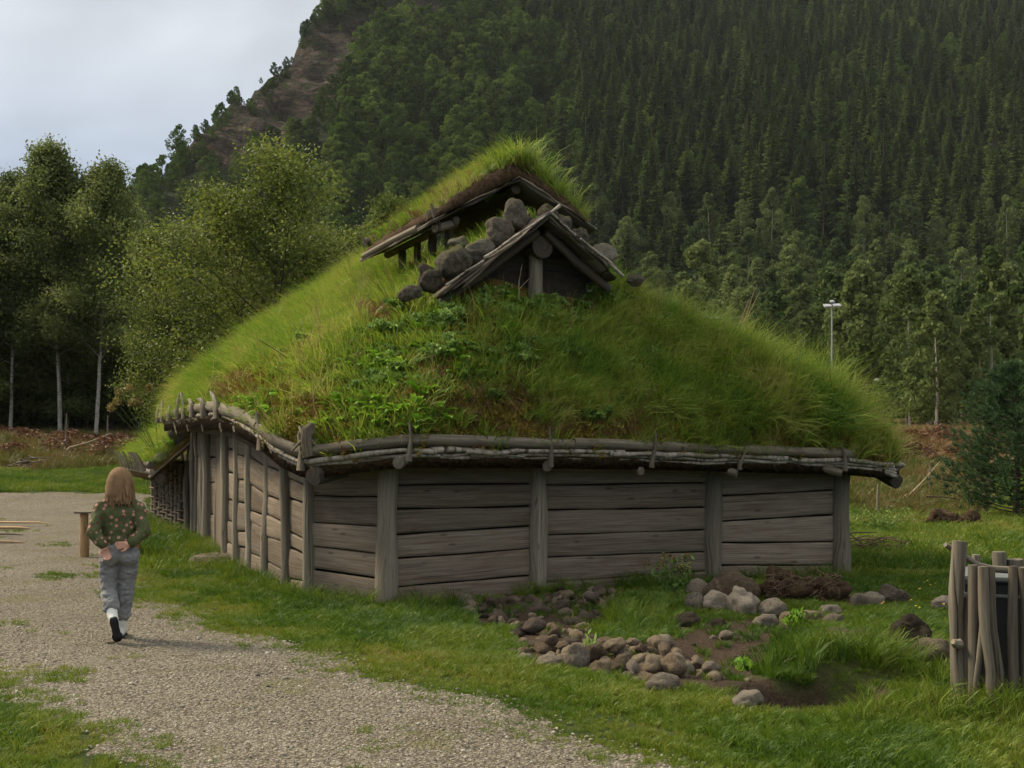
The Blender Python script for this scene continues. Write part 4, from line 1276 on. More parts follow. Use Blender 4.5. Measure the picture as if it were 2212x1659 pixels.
i_, j_ = np.meshgrid(np.arange(NS_ - 1), np.arange(NM - 1), indexing='ij')
a_ = (i_ * NM + j_).ravel()
Qt = np.stack([a_, a_ + NM, a_ + NM + 1, a_ + 1], 1)
nT = len(top)
ri = np.arange(NS_ - 1) * NM
Qr = np.stack([ri, ri + nT, ri + NM + nT, ri + NM], 1)
e0 = np.arange(NM - 1); e1 = (NS_ - 1) * NM + np.arange(NM - 1)
Qe = np.concatenate([np.stack([e0, e0 + 1, e0 + 1 + nT, e0 + nT], 1), np.stack([e1, e1 + nT, e1 + 1 + nT, e1 + 1], 1)])
rme = mesh_np('turf_roof', np.vstack([top, bot]), np.vstack([Qt, Qt[:, ::-1] + nT, Qr, Qe]), mat_idx=np.concatenate([np.zeros(len(Qt)), np.ones(len(Qt) + len(Qr) + len(Qe))]))
m, n, l = mat_new('roof_turf')
g_ = n.new('ShaderNodeNewGeometry')
n1 = noise(n, l, g_.outputs['Position'], 1.1, 5, 0.65, 0.4)
n2 = noise(n, l, g_.outputs['Position'], 14, 4, 0.7)
ff = math_(n, l, 'ADD', math_(n, l, 'MULTIPLY', n1, 0.7), math_(n, l, 'MULTIPLY', n2, 0.3))
col = ramp(n, l, ff, [(0.32, (0.05, 0.055, 0.013)), (0.45, (0.10, 0.078, 0.018)), (0.56, (0.15, 0.095, 0.024)), (0.7, (0.115, 0.065, 0.03))])
finish(n, l, col, 0.95, 0.1, n2, 1.0, 0.03)
M['turf'] = m
roof = obj('turf_roof', rme, [M['turf'], M['earth']], house)

# roof normals and a sampler of points on it
fc = RT[:-1, :-1], RT[1:, :-1], RT[1:, 1:], RT[:-1, 1:]
fcen = sum(fc) / 4
fa = np.cross(fc[1] - fc[0], fc[3] - fc[0])
farea = np.linalg.norm(fa, axis=2); fnor = -fa / farea[..., None]
fnor *= np.sign(fnor[..., 2:3])
front_side = (fcen[..., 0] * fnor[..., 0] + fcen[..., 1] * fnor[..., 1] + (fcen[..., 2] - EYE) * fnor[..., 2]) < 0.9
def roof_samples(cnt, seed):
    r0 = np.random.RandomState(seed)
    w = (farea * (0.12 + 0.88 * front_side)).ravel(); w /= w.sum()
    idx = r0.choice(len(w), cnt, p=w)
    a, b = r0.rand(cnt, 1), r0.rand(cnt, 1)
    f0, f1, f2, f3 = (f.reshape(-1, 3)[idx] for f in fc)
    P = f0 * (1 - a) * (1 - b) + f1 * a * (1 - b) + f2 * a * b + f3 * (1 - a) * b
    mrow = (idx % (NM - 1)) / (NM - 1)
    rel = P[:, :2] - O_
    t_, o_ = rel @ D_, rel @ E_
    ok = ~((t_ > .42) & (t_ < 2.0) & (o_ > -1.35) & (o_ < .45)) & ~((t_ > 1.3) & (t_ < 4.3) & (np.abs(o_ + .3) < .75))
    return P[ok], fnor.reshape(-1, 3)[idx][ok], mrow[ok], r0
def lean_rot(N, r0, k=0.45, tilt=0.18):
    """lean part-way towards the slope's normal, plus chance"""
    rx = -np.arcsin(np.clip(N[:, 1] * k, -1, 1)) + r0.normal(0, tilt, len(N))
    ry = np.arcsin(np.clip(N[:, 0] * k, -1, 1)) + r0.normal(0, tilt, len(N))
    return np.stack([rx, ry, r0.uniform(0, 6.283, len(N))], 1)
PATCH = [(830, 690, 52, 26), (555, 838, 100, 34), (650, 890, 66, 26), (1060, 888, 120, 26), (890, 872, 36, 18), (1000, 636, 90, 14), (905, 790, 30, 14), (1230, 938, 180, 16), (700, 825, 36, 16)]
def patches(u, v):
    du, dv = (fbm(u / 40., v / 25., 0, 94) - .5) * 60, (fbm(u / 40., v / 25., 4, 95) - .5) * 36
    r = np.zeros(u.shape, bool)
    for (x, y, a, b) in PATCH: r |= ((u + du - x) / a) ** 2 + ((v + dv - y) / b) ** 2 < 1
    return r
def lush(P):
    """1 where the long grass grows (right half, ridge and far left edge), 0 on the mossy part"""
    u, v = px(P[:, 0], P[:, 1], P[:, 2])
    a = sstep(1000, 1330, u + (v - 800) * -0.45)
    far = 1 - sstep(0, 150, np.abs(u - (345 + (870 - v) * 1.45)))
    low = sstep(955, 860, v + 0 * u)
    b = np.maximum(a * np.clip(0.15 + low, 0, 1), far * 0.9)
    return np.clip(b + (fbm(P[:, 0] * 1.3, P[:, 1] * 1.3, P[:, 2], 75) - .5) * 0.9, 0, 1), u, v

P, N, mr, r0 = roof_samples(19000, 101)
lu, u, v = lush(P)
k = (r0.rand(len(P)) < lu * 1.25) & ~patches(u, v)
rightness = sstep(1300, 1850, u[k])
sc = (0.3 + 0.5 * rightness + 0.25 * r0.rand(k.sum()) + .55 * fbm(P[k][:, 0] * 3, P[k][:, 1] * 3, P[k][:, 2] * 3, 77)) * np.where(mr[k] < 0.05, 0.75, 1.0)
t_ = 0.02 + 0.18 * rightness * sstep(0.0, 0.3, mr[k]) + np.where(mr[k] < 0.12, 0.28, 0) * r0.rand(k.sum()) + (fbm(P[k][:, 0] * 3.2, P[k][:, 1] * 3.2, 0, 76) - .5) * .9
scatter('roof_grass', 'long', P[k], lean_rot(N[k], r0, 0.6, 0.25) + np.array([0, .3, 0]) * rightness[:, None], sc, 11, t_, 'long lush grass growing on the turf roof', roof)
P, N, mr, r0 = roof_samples(13000, 102)
lu, u, v = lush(P)
pat = fbm(P[:, 0] * 1.6, P[:, 1] * 1.6, P[:, 2] * 1.6, 78)
k = (r0.rand(len(P)) < 0.35 + 0.65 * (pat > 0.50)) & (lu < 0.8) & ~(patches(u, v) & (r0.rand(len(P)) < .9))
scatter('roof_short_grass', 'short', P[k], lean_rot(N[k], r0), r0.uniform(0.6, 1.6, k.sum()), 12, (pat[k] - .5) * 0.7, 'short grass between the moss on the turf roof', roof)
P, N, mr, r0 = roof_samples(9000, 103)
lu, u, v = lush(P)
pat = fbm(P[:, 0] * 1.3, P[:, 1] * 1.3, P[:, 2] * 1.3, 79)
k = (r0.rand(len(P)) < np.where(patches(u, v) & (pat > .5), 0.8, 0.10) * (1.05 - 0.75 * lu)) | ((mr < 0.16) & (u > 1000) & (r0.rand(len(P)) < 0.75))
scatter('roof_dry_grass', 'dry', P[k], lean_rot(N[k], r0, 0.8, 0.35), r0.uniform(0.5, 1.15, k.sum()), 13, r0.normal(0, .2, k.sum()), 'brown withered grass in patches on the turf roof', roof)
P, N, mr, r0 = roof_samples(12000, 104)
lu, u, v = lush(P)
k = (lu < 0.75) | patches(u, v)
scatter('roof_moss', 'moss', P[k], lean_rot(N[k], r0, 1.0, 0.1), r0.uniform(0.6, 1.4, k.sum()), 14, (fbm(P[k][:, 0] * 2, P[k][:, 1] * 2, P[k][:, 2] * 2, 80) - .5) * .8, 'ochre and green moss cushions on the turf roof', roof)

P, N, mr, r0 = roof_samples(1500, 105)
lu, u, v = lush(P)
k = (r0.rand(len(P)) < .10 + .5 * lu) & ~patches(u, v)
scatter('roof_straws', 'stalk', P[k], lean_rot(N[k], r0, 0.3, 0.2), r0.uniform(.5, 1.0, k.sum()), 18, r0.normal(.1, .2, k.sum()), 'straw stalks and seed heads standing above the roof grass', roof)
# ---- eave: retaining logs, bark rolls, pegs, rafter ends
def eave_line(s0, s1, n, out=0.0, dz=0.0):
    pts = []
    for s in np.linspace(s0, s1, n):
        e = eave(s); c = ridge(e[3])[:2]
        d = (e[:2] - c) / np.hypot(*(e[:2] - c))
        pts.append((e[0] + d[0] * out, e[1] + d[1] * out, e[2] + dz))
    return pts
def s_of(i): return sl[i]
segs = [(s_of(7) - .06, s_of(9) + .04), (s_of(9) - .05, s_of(11) + .35), (s_of(11) + .25, s_of(13) + .15), (s_of(13) + .05, s_of(14) + .1),
        (s_of(5) - .02, s_of(7) + .1), (s_of(3) + .15, s_of(5) + .1), (s_of(0) - .1, s_of(3) + .3)]
for i, (a, b) in enumerate(segs):
    pts = np.array(eave_line(a, b, 9, 0.03, 0.055))
    pts[:, 2] += 0.008 * np.sin(np.linspace(0, 3, 9) + i)
    obj('eave_log', MB().tube(pts, np.linspace(0.062, 0.054, 9) * (1.25 if i > 4 else 1.0), 10, 0.1, 700 + i), M['log'], house)
# bark rolls
s = s_of(0)
i = 0
while s < s_of(16):
    L = rs.uniform(.35, .95)
    e = min(s + L, s_of(16) + .05)
    for row in range(3):
        pts = np.array(eave_line(s + rs.uniform(-.1, .1) + .1, e + rs.uniform(0, .12) + .1, 7, 0.035 - 0.028 * row, -0.035 - 0.03 * row + rs.normal(0, .006)))
        pts[:, 2] += np.interp(np.linspace(0, 1, 7), np.linspace(0, 1, 4), rs.normal(0, .008, 4))
        rr = np.interp(np.linspace(0, 1, 7), np.linspace(0, 1, 5), rs.uniform(.02, .042, 5)) * (1.1, .9, .7)[row]
        obj('bark_roll', MB().tube(pts, rr, 8, 0.28, 720 + i, squash=0.75), M['bark'], house)
        i += 1
    s = e - 0.04
# under the bark: board strip round the eave
Vb, Qb = [], []
for s in np.linspace(0, s_of(17), 110):
    q = eave_line(s, s + .001, 1, -0.02, -0.10)[0]; q2 = eave_line(s, s + .001, 1, -0.5, 0.16)[0]
    Vb += [q, q2, (q2[0], q2[1], q2[2] - .03), (q[0], q[1], q[2] - .03)]
for i in range(109):
    for j in range(4): Qb.append((4 * i + j, 4 * i + (j + 1) % 4, 4 * i + 4 + (j + 1) % 4, 4 * i + 4 + j))
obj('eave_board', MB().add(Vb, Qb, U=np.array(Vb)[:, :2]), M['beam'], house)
# wall plate beams on the posts
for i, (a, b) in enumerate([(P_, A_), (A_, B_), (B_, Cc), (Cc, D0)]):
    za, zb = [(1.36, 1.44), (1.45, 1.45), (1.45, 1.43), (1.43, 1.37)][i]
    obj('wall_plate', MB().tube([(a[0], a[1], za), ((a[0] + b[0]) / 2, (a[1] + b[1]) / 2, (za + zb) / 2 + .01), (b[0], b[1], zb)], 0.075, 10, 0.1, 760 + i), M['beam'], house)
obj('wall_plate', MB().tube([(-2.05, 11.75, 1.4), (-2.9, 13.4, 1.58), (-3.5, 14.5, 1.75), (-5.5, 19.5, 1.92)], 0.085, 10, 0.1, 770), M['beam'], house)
# hooked pegs
def peg(x, yb, yt, sY, lean, seed, r=.02, hook=.05):
    b = at(x, yb, sY); t = at(x + lean, yt, sY + .02)
    mid = b.lerp(t, .5)
    pts = [b - Vector((0, -.0, .05)), b, mid + Vector((hook * .3, 0, 0)), t, t + Vector((-.01 * np.sign(lean + .1), -.005, .035))]
    return obj('peg', MB().tube(pts, [r * 1.7, r * 1.5, r, r * .85, r * .55], 8, 0.15, seed), M['log'], house)
for i, (x, yb, yt, ln) in enumerate([(883, 985, 920, 3), (1190, 998, 930, -3), (1408, 1000, 938, 8), (1598, 1005, 965, 12), (1826, 1008, 963, -8)]):
    s = np.interp(x, [878, 1190, 1410, 1600, 1820], [s_of(9), s_of(11), s_of(12), s_of(13), s_of(14)])
    e = eave(s)
    peg(x, yb, yt, e[1] - .10, ln, 780 + i, .018)
for i, (x, yb, yt, ln) in enumerate([(563, 962, 896, -8), (650, 1005, 940, -4), (512, 905, 842, -30), (468, 905, 848, -16), (440, 905, 840, -24), (412, 905, 838, -24), (388, 905, 836, -20), (366, 908, 858, -20), (350, 905, 850, -26)]):
    if x < 520: continue
    s = np.interp(x, [356, 400, 470, 556, 656], [s_of(0), s_of(1), s_of(3), s_of(5), s_of(7)])
    peg(x, yb, yt, eave(s)[1] - .10, ln, 790 + i, .036 if x < 520 else .026)
for i, s in enumerate(np.linspace(s_of(0) + .1, s_of(3) + .3, 8) + rs.normal(0, .12, 8)):
    e = np.array(eave_line(s, s + .001, 1, .10, -.06)[0]); e2 = np.array(eave_line(s, s + .001, 1, .11, .10)[0]); e3 = np.array(eave_line(s, s + .001, 1, .02 + rs.uniform(0, .12), .16 + rs.uniform(0, .18))[0])
    e3[:2] += D_ * rs.uniform(.15, .6)
    obj('peg', MB().tube([e, (e + e2) / 2, e2, (e2 + e3) / 2 + np.array([0, 0, .015]), e3], [.05, .045, .036, .03, .016], 8, .2, 1100 + i), M['log'], house)
# rafter ends
for i, (x, y, r, sI) in enumerate([(860, 1000, .058, 9), (1183, 1008, .05, 11), (1386, 1018, .048, 12), (1592, 1023, .05, 13), (1818, 1022, .05, 14)]):
    e = eave(s_of(sI)); c = ridge(1.5)
    p0 = at(x, y, e[1] - .07)
    dirv = (Vector((c[0], c[1], 0)) - Vector((e[0], e[1], 0))).normalized()
    obj('rafter', MB().tube([p0, p0 + dirv * .5 + Vector((0, 0, .12)), p0 + dirv * 1.3 + Vector((0, 0, .6))], [r, r, r * .9], 12, 0.08, 810 + i), M['log'], house)
for i, (x, y, r) in enumerate([(590, 975, .04), (545, 935, .05), (505, 930, .055), (470, 925, .06), (440, 925, .055), (412, 925, .05), (385, 925, .09)]):
    s = np.interp(x, [356, 400, 470, 556, 656], [s_of(0), s_of(1), s_of(3), s_of(5), s_of(7)])
    e = eave(s); p0 = at(x, y, e[1])
    p0 = Vector((e[0], e[1], p0.z))
    obj('rafter', MB().tube([p0, p0 + Vector((.45, .2, .12)), p0 + Vector((1.2, .5, .6))], [r, r, r * .9], 12, 0.12, 820 + i), M['log'], house)
# thick corner log end, gnarled root knee above it
p0 = at(676, 1030, 11.0)
obj('corner_log', MB().tube([p0, p0 + Vector((.35, .65, .10)), p0 + Vector((.75, 1.4, .75))], [.085, .09, .08], 12, 0.18, 840), M['beam'], house)
kn = at(662, 975, 11.0)
mb = MB()
mb.tube([kn + Vector((.03, 0, -.05)), kn + Vector((.0, 0, .08)), kn + Vector((.0, .02, .2)), kn + Vector((.06, .02, .27))], [.06, .055, .06, .03], 9, 0.35, 841)
for j in range(7):
    a = at(652 + rs.uniform(-6, 30), 945 + rs.uniform(-26, 20), 11.0)
    mb.tube([kn + Vector((.0, 0, .1)), a, a + Vector((rs.normal(0, .05), 0, -.09))], [.03, .022, .01], 6, 0.3, 842 + j)
obj('root_knee', mb, M['log'], house)
p0 = at(1938, 1040, 13.55)
obj('corner_log', MB().tube([p0, at(1900, 1020, 13.9), at(1840, 990, 14.3)], [.085, .08, .07], 10, 0.2, 850), M['beam'], house)
for j in range(5):
    a = at(1845 + 6 * j, 1000 + 2 * j, 13.35); b = at(1936 - 2 * j, 1030 - 7 * j, 13.5)
    obj('bark_roll', MB().tube([a, a.lerp(b, .5) + Vector((0, 0, .01)), b], [.028, .034, .03], 8, 0.25, 860 + j, squash=.8), M['bark'], house)

# ---- smoke gablet on the hip
def gp(t, o, z): return Vector((*(O_ + D_ * t + E_ * o), z))
def slab(name, t0, t1, L, Rr, thick, mat, parent, n=14, m_=5, seed=0, wave=.012):
    """roof slab between two cross-section points L=(o,z), Rr=(o,z), running from t0 to t1, thickness upward"""
    V, U = [], []
    for k in range(2):
        for j in range(m_):
            for i in range(n):
                f = i / (n - 1); t = t0 + (t1 - t0) * j / (m_ - 1)
                o = L[0] + (Rr[0] - L[0]) * f; z = L[1] + (Rr[1] - L[1]) * f
                z += wave * (vnoise(f * 6 + seed, j * .7, k * 3.3, seed) - .5) * 2 + k * thick
                t += (wave * 3 * (vnoise(f * 9 + seed, 5.5, k, seed + 1) - .5) if j == 0 else 0)
                V.append(tuple(gp(t, o, z))); U.append((t, f))
    s_ = n * m_
    Q = []
    for j in range(m_ - 1):
        for i in range(n - 1):
            a = j * n + i
            Q += [(a, a + n, a + n + 1, a + 1), (a + s_, a + 1 + s_, a + n + 1 + s_, a + n + s_)]
    for i in range(n - 1):
        Q += [(i, i + 1, i + 1 + s_, i + s_)]
        b = (m_ - 1) * n + i
        Q += [(b, b + s_, b + 1 + s_, b + 1)]
    for j in range(m_ - 1):
        a = j * n; b = a + n - 1
        Q += [(a, a + s_, a + n + s_, a + n), (b, b + n, b + n + s_, b + s_)]
    return obj(name, MB().add(V, Q, U=U), mat, parent)
GA, GL, GR_ = (-.41, 4.10), (-1.64, 3.22), (.45, 3.50)
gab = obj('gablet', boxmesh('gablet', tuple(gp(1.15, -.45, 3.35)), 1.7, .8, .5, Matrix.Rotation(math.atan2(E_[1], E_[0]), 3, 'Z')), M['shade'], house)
for k in range(3):
    slab('verge_board', .30 - .03 * k, 1.9, (GL[0] + .1 * k, GL[1] + .035 * k), (GA[0], GA[1] + .035 * k), .022, M['log' if k == 1 else 'beam'], gab, seed=k, wave=.02)
    slab('verge_board', .30 - .03 * k, 1.9, (GA[0], GA[1] + .035 * k), (GR_[0] - .06 * k, GR_[1] + .035 * k), .022, M['log' if k == 1 else 'beam'], gab, seed=k + 5, wave=.02)
slab('gablet_turf', .8, 2.1, (GL[0] + .1, GL[1] + .10), (GA[0], GA[1] + .06), .10, M['earth'], gab, seed=11, wave=.03)
slab('gablet_turf', .8, 2.1, (GA[0], GA[1] + .06), (GR_[0] - .05, GR_[1] + .10), .10, M['earth'], gab, seed=12, wave=.03)
r0 = np.random.RandomState(35)
gt_, gf_ = r0.uniform(.82, 2.0, 380), r0.uniform(0, 1, 380)
PPg = []
for t, f in zip(gt_, gf_):
    o = GL[0] + .1 + (GR_[0] - GL[0] - .15) * f
    z = (GL[1] + (GA[1] - GL[1]) * (o - GL[0]) / (GA[0] - GL[0]) if o < GA[0] else GA[1] + (GR_[1] - GA[1]) * (o - GA[0]) / (GR_[0] - GA[0])) + .17
    PPg.append(tuple(gp(t, o, z)))
scatter('gablet_grass', 'short', np.array(PPg), upright(r0, 380, .3), r0.uniform(.7, 1.5, 380), 19, r0.normal(.05, .2, 380), 'short grass on the little roof of the smoke gablet', house)
for k in range(11):
    f0 = k / 5.5 if k < 6 else (k - 6) / 4.5
    A0, B0 = (GL, GA) if k < 6 else (GA, GR_)
    f0 = min(f0, .86); f1 = f0 + rs.uniform(.14, .24)
    pa = gp(.26, A0[0] + (B0[0] - A0[0]) * f0, A0[1] + (B0[1] - A0[1]) * f0 + .085); pb = gp(.25, A0[0] + (B0[0] - A0[0]) * f1, A0[1] + (B0[1] - A0[1]) * f1 + .075 + rs.normal(0, .012))
    obj('bark_roll', MB().tube([pa, pa.lerp(pb, .5) + Vector((0, 0, rs.normal(0, .008))), pb], rs.uniform(.014, .03, 3), 7, .3, 1000 + k, squash=.7), M['bark'], gab)
# gable boards clipped to the slope
def gable_board(z0, z1, seed):
    def lim(z):
        return (GA[0] + (GL[0] - GA[0]) * (GA[1] - z) / (GA[1] - GL[1]), GA[0] + (GR_[0] - GA[0]) * (GA[1] - z) / (GA[1] - GR_[1]))
    l0, r0 = lim(z0); l1, r1 = lim(min(z1, GA[1] - .01))
    V = []
    for t in (.84, .90):
        V += [tuple(gp(t, l0, z0)), tuple(gp(t, r0, z0)), tuple(gp(t, r1, z1)), tuple(gp(t, l1, z1))]
    Q = [(0, 1, 2, 3), (7, 6, 5, 4), (0, 4, 5, 1), (3, 2, 6, 7), (0, 3, 7, 4), (1, 5, 6, 2)]
    U = [(z0, 0), (z0, 2), (z1, 2), (z1, 0)] * 2
    obj('board', MB().add(V, Q, U=U).mesh('board', False), M['beam'], gab)
for i in range(4): gable_board(3.05 + i * .26, 3.05 + i * .26 + .25, i)
post(tuple(gp(.66, -.40, 3.05)), tuple(gp(.66, -.40, 3.78)), .088, 870, 'gable_post', 'post', .004, parent=gab)
obj('ridge_beam', MB().tube([gp(.50, -.39, 3.84), gp(.8, -.39, 3.84), gp(1.6, -.39, 3.86)], .125, 14, .08, 871), M['beam'], gab)
for sgn, (oo, zz) in ((-1, GL), (1, GR_)):
    obj('rafter', MB().tube([gp(.48, GA[0] + sgn * .05, GA[1] - .10), gp(.48, (GA[0] + oo) / 2, (GA[1] + zz) / 2 - .1), gp(.48, oo, zz - .1)], .05, 8, .1, 873), M['beam'], gab)
# ---- raised cover over the smoke opening
CA, CL, CR = (-.30, 4.78), (-1.42, 4.16), (.72, 4.24)
cov = obj('smoke_cover', MB().tube([gp(1.45, -.3, 4.70), gp(2.8, -.3, 4.72), gp(4.4, -.3, 4.74)], .06, 10, .1, 880), M['beam'], house)
for k in range(2):
    slab('verge_board', 1.35 - .03 * k, 4.4, (CL[0], CL[1] + .03 * k), (CA[0], CA[1] + .03 * k), .025, M['log' if k else 'beam'], cov, seed=20 + k, m_=8, wave=.022)
    slab('verge_board', 1.35 - .03 * k, 4.4, (CA[0], CA[1] + .03 * k), (CR[0], CR[1] + .03 * k), .025, M['log' if k else 'beam'], cov, seed=25 + k, m_=8, wave=.022)
def turf_pad(t0, t1, prof, parent):
    V, U, nj = [], [], 12
    ns = len(prof)
    for j in range(nj):
        f = j / (nj - 1); t = t0 + (t1 - t0) * f
        e = math.sin(math.pi * min(1, max(0, 0.03 + f * .94))) ** .25
        for (o, zb, zt) in prof:
            V.append(tuple(gp(t, o, zb + .002)))
        for (o, zb, zt) in prof:
            V.append(tuple(gp(t + .02, o, zb + (zt - zb) * e + .05 * (vnoise(o * 3, t * 3, 0, 5) - .5))))
            
    Q = []
    w = 2 * ns
    for j in range(nj - 1):
        for i in range(ns - 1):
            a = j * w + i
            Q += [(a, a + w, a + w + 1, a + 1), (a + ns, a + ns + 1, a + ns + w + 1, a + ns + w)]
        a = j * w
        Q += [(a, a + ns, a + ns + w, a + w), (a + ns - 1, a + ns - 1 + w, a + w + 2 * ns - 1, a + 2 * ns - 1)]
    for i in range(ns - 1):
        Q += [(i, i + 1, i + 1 + ns, i + ns)]
        b = (nj - 1) * w + i
        Q += [(b, b + ns, b + 1 + ns, b + 1)]
    return obj('cover_turf', MB().add(V, Q), M['earth'], parent), np.array(V).reshape(nj, w, 3)[:, ns:, :]
prof = []
for f in np.linspace(0, 1, 15):
    o = CL[0] + .06 + (CR[0] - CL[0] - .1) * f
    zb = (CL[1] + (CA[1] - CL[1]) * (o - CL[0]) / (CA[0] - CL[0]) if o < CA[0] else CA[1] + (CR[1] - CA[1]) * (o - CA[0]) / (CR[0] - CA[0])) + .06
    prof.append((o, zb, zb + .10 + .22 * math.sin(math.pi * f) ** .6))
pad, padtop = turf_pad(1.40, 4.35, prof, cov)
r0 = np.random.RandomState(31)
jj, ii = r0.rand(900) * (padtop.shape[0] - 1.01), r0.rand(900) * (padtop.shape[1] - 1.01)
j0, i0 = jj.astype(int), ii.astype(int); fj, fi = (jj - j0)[:, None], (ii - i0)[:, None]
PP = padtop[j0, i0] * (1 - fj) * (1 - fi) + padtop[j0 + 1, i0] * fj * (1 - fi) + padtop[j0, i0 + 1] * (1 - fj) * fi + padtop[j0 + 1, i0 + 1] * fj * fi
front = np.exp(-jj / 3.0)
u = ii / padtop.shape[1]
scg = (0.22 + 0.95 * front * np.exp(-((u - .66) / .24) ** 2) + .18 * r0.rand(900)) 
scatter('cover_grass', 'long', PP, upright(r0, 900, .22), scg, 15, .18 * u + .08, 'tall grass on the raised cover over the smoke opening', house)
scatter('cover_dry_grass', 'dry', PP[:260], upright(r0, 260, .4), r0.uniform(.6, 1.1, 260), 16, None, 'withered grass on the raised cover over the smoke opening', house)
for i, (t, o) in enumerate([(1.75, -1.06), (2.35, -1.06), (2.95, -1.06), (3.6, -1.06), (1.75, .5), (2.5, .5), (3.4, .5)]):
    zt = 4.28 if o < 0 else 4.30
    post(tuple(gp(t, o, 3.6)), tuple(gp(t, o, zt)), .055, 885 + i, 'cover_post', 'beam', .006, 8, parent=cov)
obj('plate', MB().tube([gp(1.5, -1.06, 4.27), gp(2.9, -1.06, 4.27), gp(4.3, -1.06, 4.28)], .05, 8, .1, 893), M['beam'], cov)
obj('plate', MB().tube([gp(1.5, .5, 4.29), gp(2.9, .5, 4.29), gp(4.3, .5, 4.3)], .05, 8, .1, 894), M['beam'], cov)
for (x0, y0, x1, y1, Y, r) in [(928, 462, 972, 448, 13.5, .055), (938, 494, 985, 482, 13.4, .05), (788, 525, 838, 510, 16.0, .065), (800, 545, 835, 528, 16.1, .05)]:
    a, b = at(x0, y0, Y), at(x1, y1, Y + .25)
    obj('cover_log', MB().tube([a, a.lerp(b, .5), b], r, 10, .12, int(x0)), M['log'], cov)
obj('cover_log', MB().tube([gp(1.9, CL[0] + .03, CL[1] + .06), gp(3, CL[0] + .03, CL[1] + .08), gp(4.3, CL[0] + .03, CL[1] + .08)], .05, 8, .1, 899), M['log'], cov)
for (x, yb, yt, ln, Y) in [(945, 485, 440, -14, 13.4), (830, 545, 510, -14, 15.9), (950, 500, 470, -4, 13.4)]:
    b, t = at(x, yb, Y), at(x + ln, yt, Y)
    obj('peg', MB().tube([b, b.lerp(t, .6), t], [.03, .025, .015], 7, .2, x), M['beam'], cov)

# ---- annex: lower roof going on from the far end
def annex_pt(t, o):
    z = 4.15 - abs(o + .3) * (4.15 - 1.2) / 3.45
    return z + .12 * math.sin(math.pi * min(1, abs(o + .3) / 3.45))
V, Q, U = [], [], []
os_ = np.linspace(-3.78, 3.2, 29); ts = np.linspace(8.95, 14.0, 12)
for k in (0, 1):
    for t in ts:
        for o in os_:
            V.append(tuple(gp(t, o, annex_pt(t, o) + (.0 if k else -.2) + .03 * (vnoise(o * 2, t * 2, k) - .5)))); U.append((o, t))
nO, nTt = len(os_), len(ts); S = nO * nTt
for j in range(nTt - 1):
    for i in range(nO - 1):
        a = j * nO + i
        Q += [(a, a + nO, a + nO + 1, a + 1), (a + S, a + 1 + S, a + nO + 1 + S, a + nO + S)]
for i in range(nO - 1):
    Q += [(i, i + 1, i + 1 + S, i + S), ((nTt - 1) * nO + i, (nTt - 1) * nO + i + S, (nTt - 1) * nO + i + 1 + S, (nTt - 1) * nO + i + 1)]
for j in range(nTt - 1):
    a = j * nO; b = a + nO - 1
    Q += [(a, a + S, a + nO + S, a + nO), (b, b + nO, b + nO + S, b + S)]
an = obj('annex_roof', MB().add(V, Q, U=U), M['turf'], house)
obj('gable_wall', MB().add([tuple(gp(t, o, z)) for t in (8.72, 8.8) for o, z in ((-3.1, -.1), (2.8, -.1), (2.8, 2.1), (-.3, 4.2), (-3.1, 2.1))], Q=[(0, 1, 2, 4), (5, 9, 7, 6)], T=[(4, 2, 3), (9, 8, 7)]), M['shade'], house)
slab('verge_board', 8.86, 9.2, (-3.82, 1.02), (-2.6, 2.10), .04, M['log'], an, seed=40)
for i, o in enumerate([-3.78]):
    for a, b in ((8.95, 11.5), (11.4, 14.1)):
        obj('eave_log', MB().tube([gp(a, o, 1.25), gp((a + b) / 2, o, 1.26), gp(b, o, 1.25)], .075, 10, .12, int(a * 10)), M['log'], an)
    obj('bark_roll', MB().tube([gp(8.95, o, 1.13), gp(11.5, o - .02, 1.14), gp(14, o, 1.12)], [.05, .06, .05], 8, .25, 91), M['bark'], an)
    obj('wall_plate', MB().tube([gp(8.9, o + .12, 1.02), gp(11.5, o + .12, 1.04), gp(14, o + .12, 1.02)], .09, 10, .12, 92), M['beam'], an)
for i, t in enumerate([9.05, 9.35, 9.8, 10.4, 11.0, 11.8, 12.6, 13.5]):
    b = gp(t, -3.9, 1.14)
    obj('peg', MB().tube([b, b + Vector((-.05, -.03, .16)), b + Vector((-.10 + rs.normal(0, .04), -.02, .32))], [.045, .034, .02], 8, .2, 95 + i), M['log'], an)
r0 = np.random.RandomState(33)
tt, oo = r0.uniform(8.97, 13.9, 900), -3.75 + 2.2 * r0.rand(900) ** 1.5
PP = np.array([tuple(gp(t, o, annex_pt(t, o))) for t, o in zip(tt, oo)])
scatter('annex_grass', 'long', PP, upright(r0, 900, .3), r0.uniform(.5, 1.0, 900), 17, r0.normal(0, .15, 900), 'grass growing on the low annex roof', house)

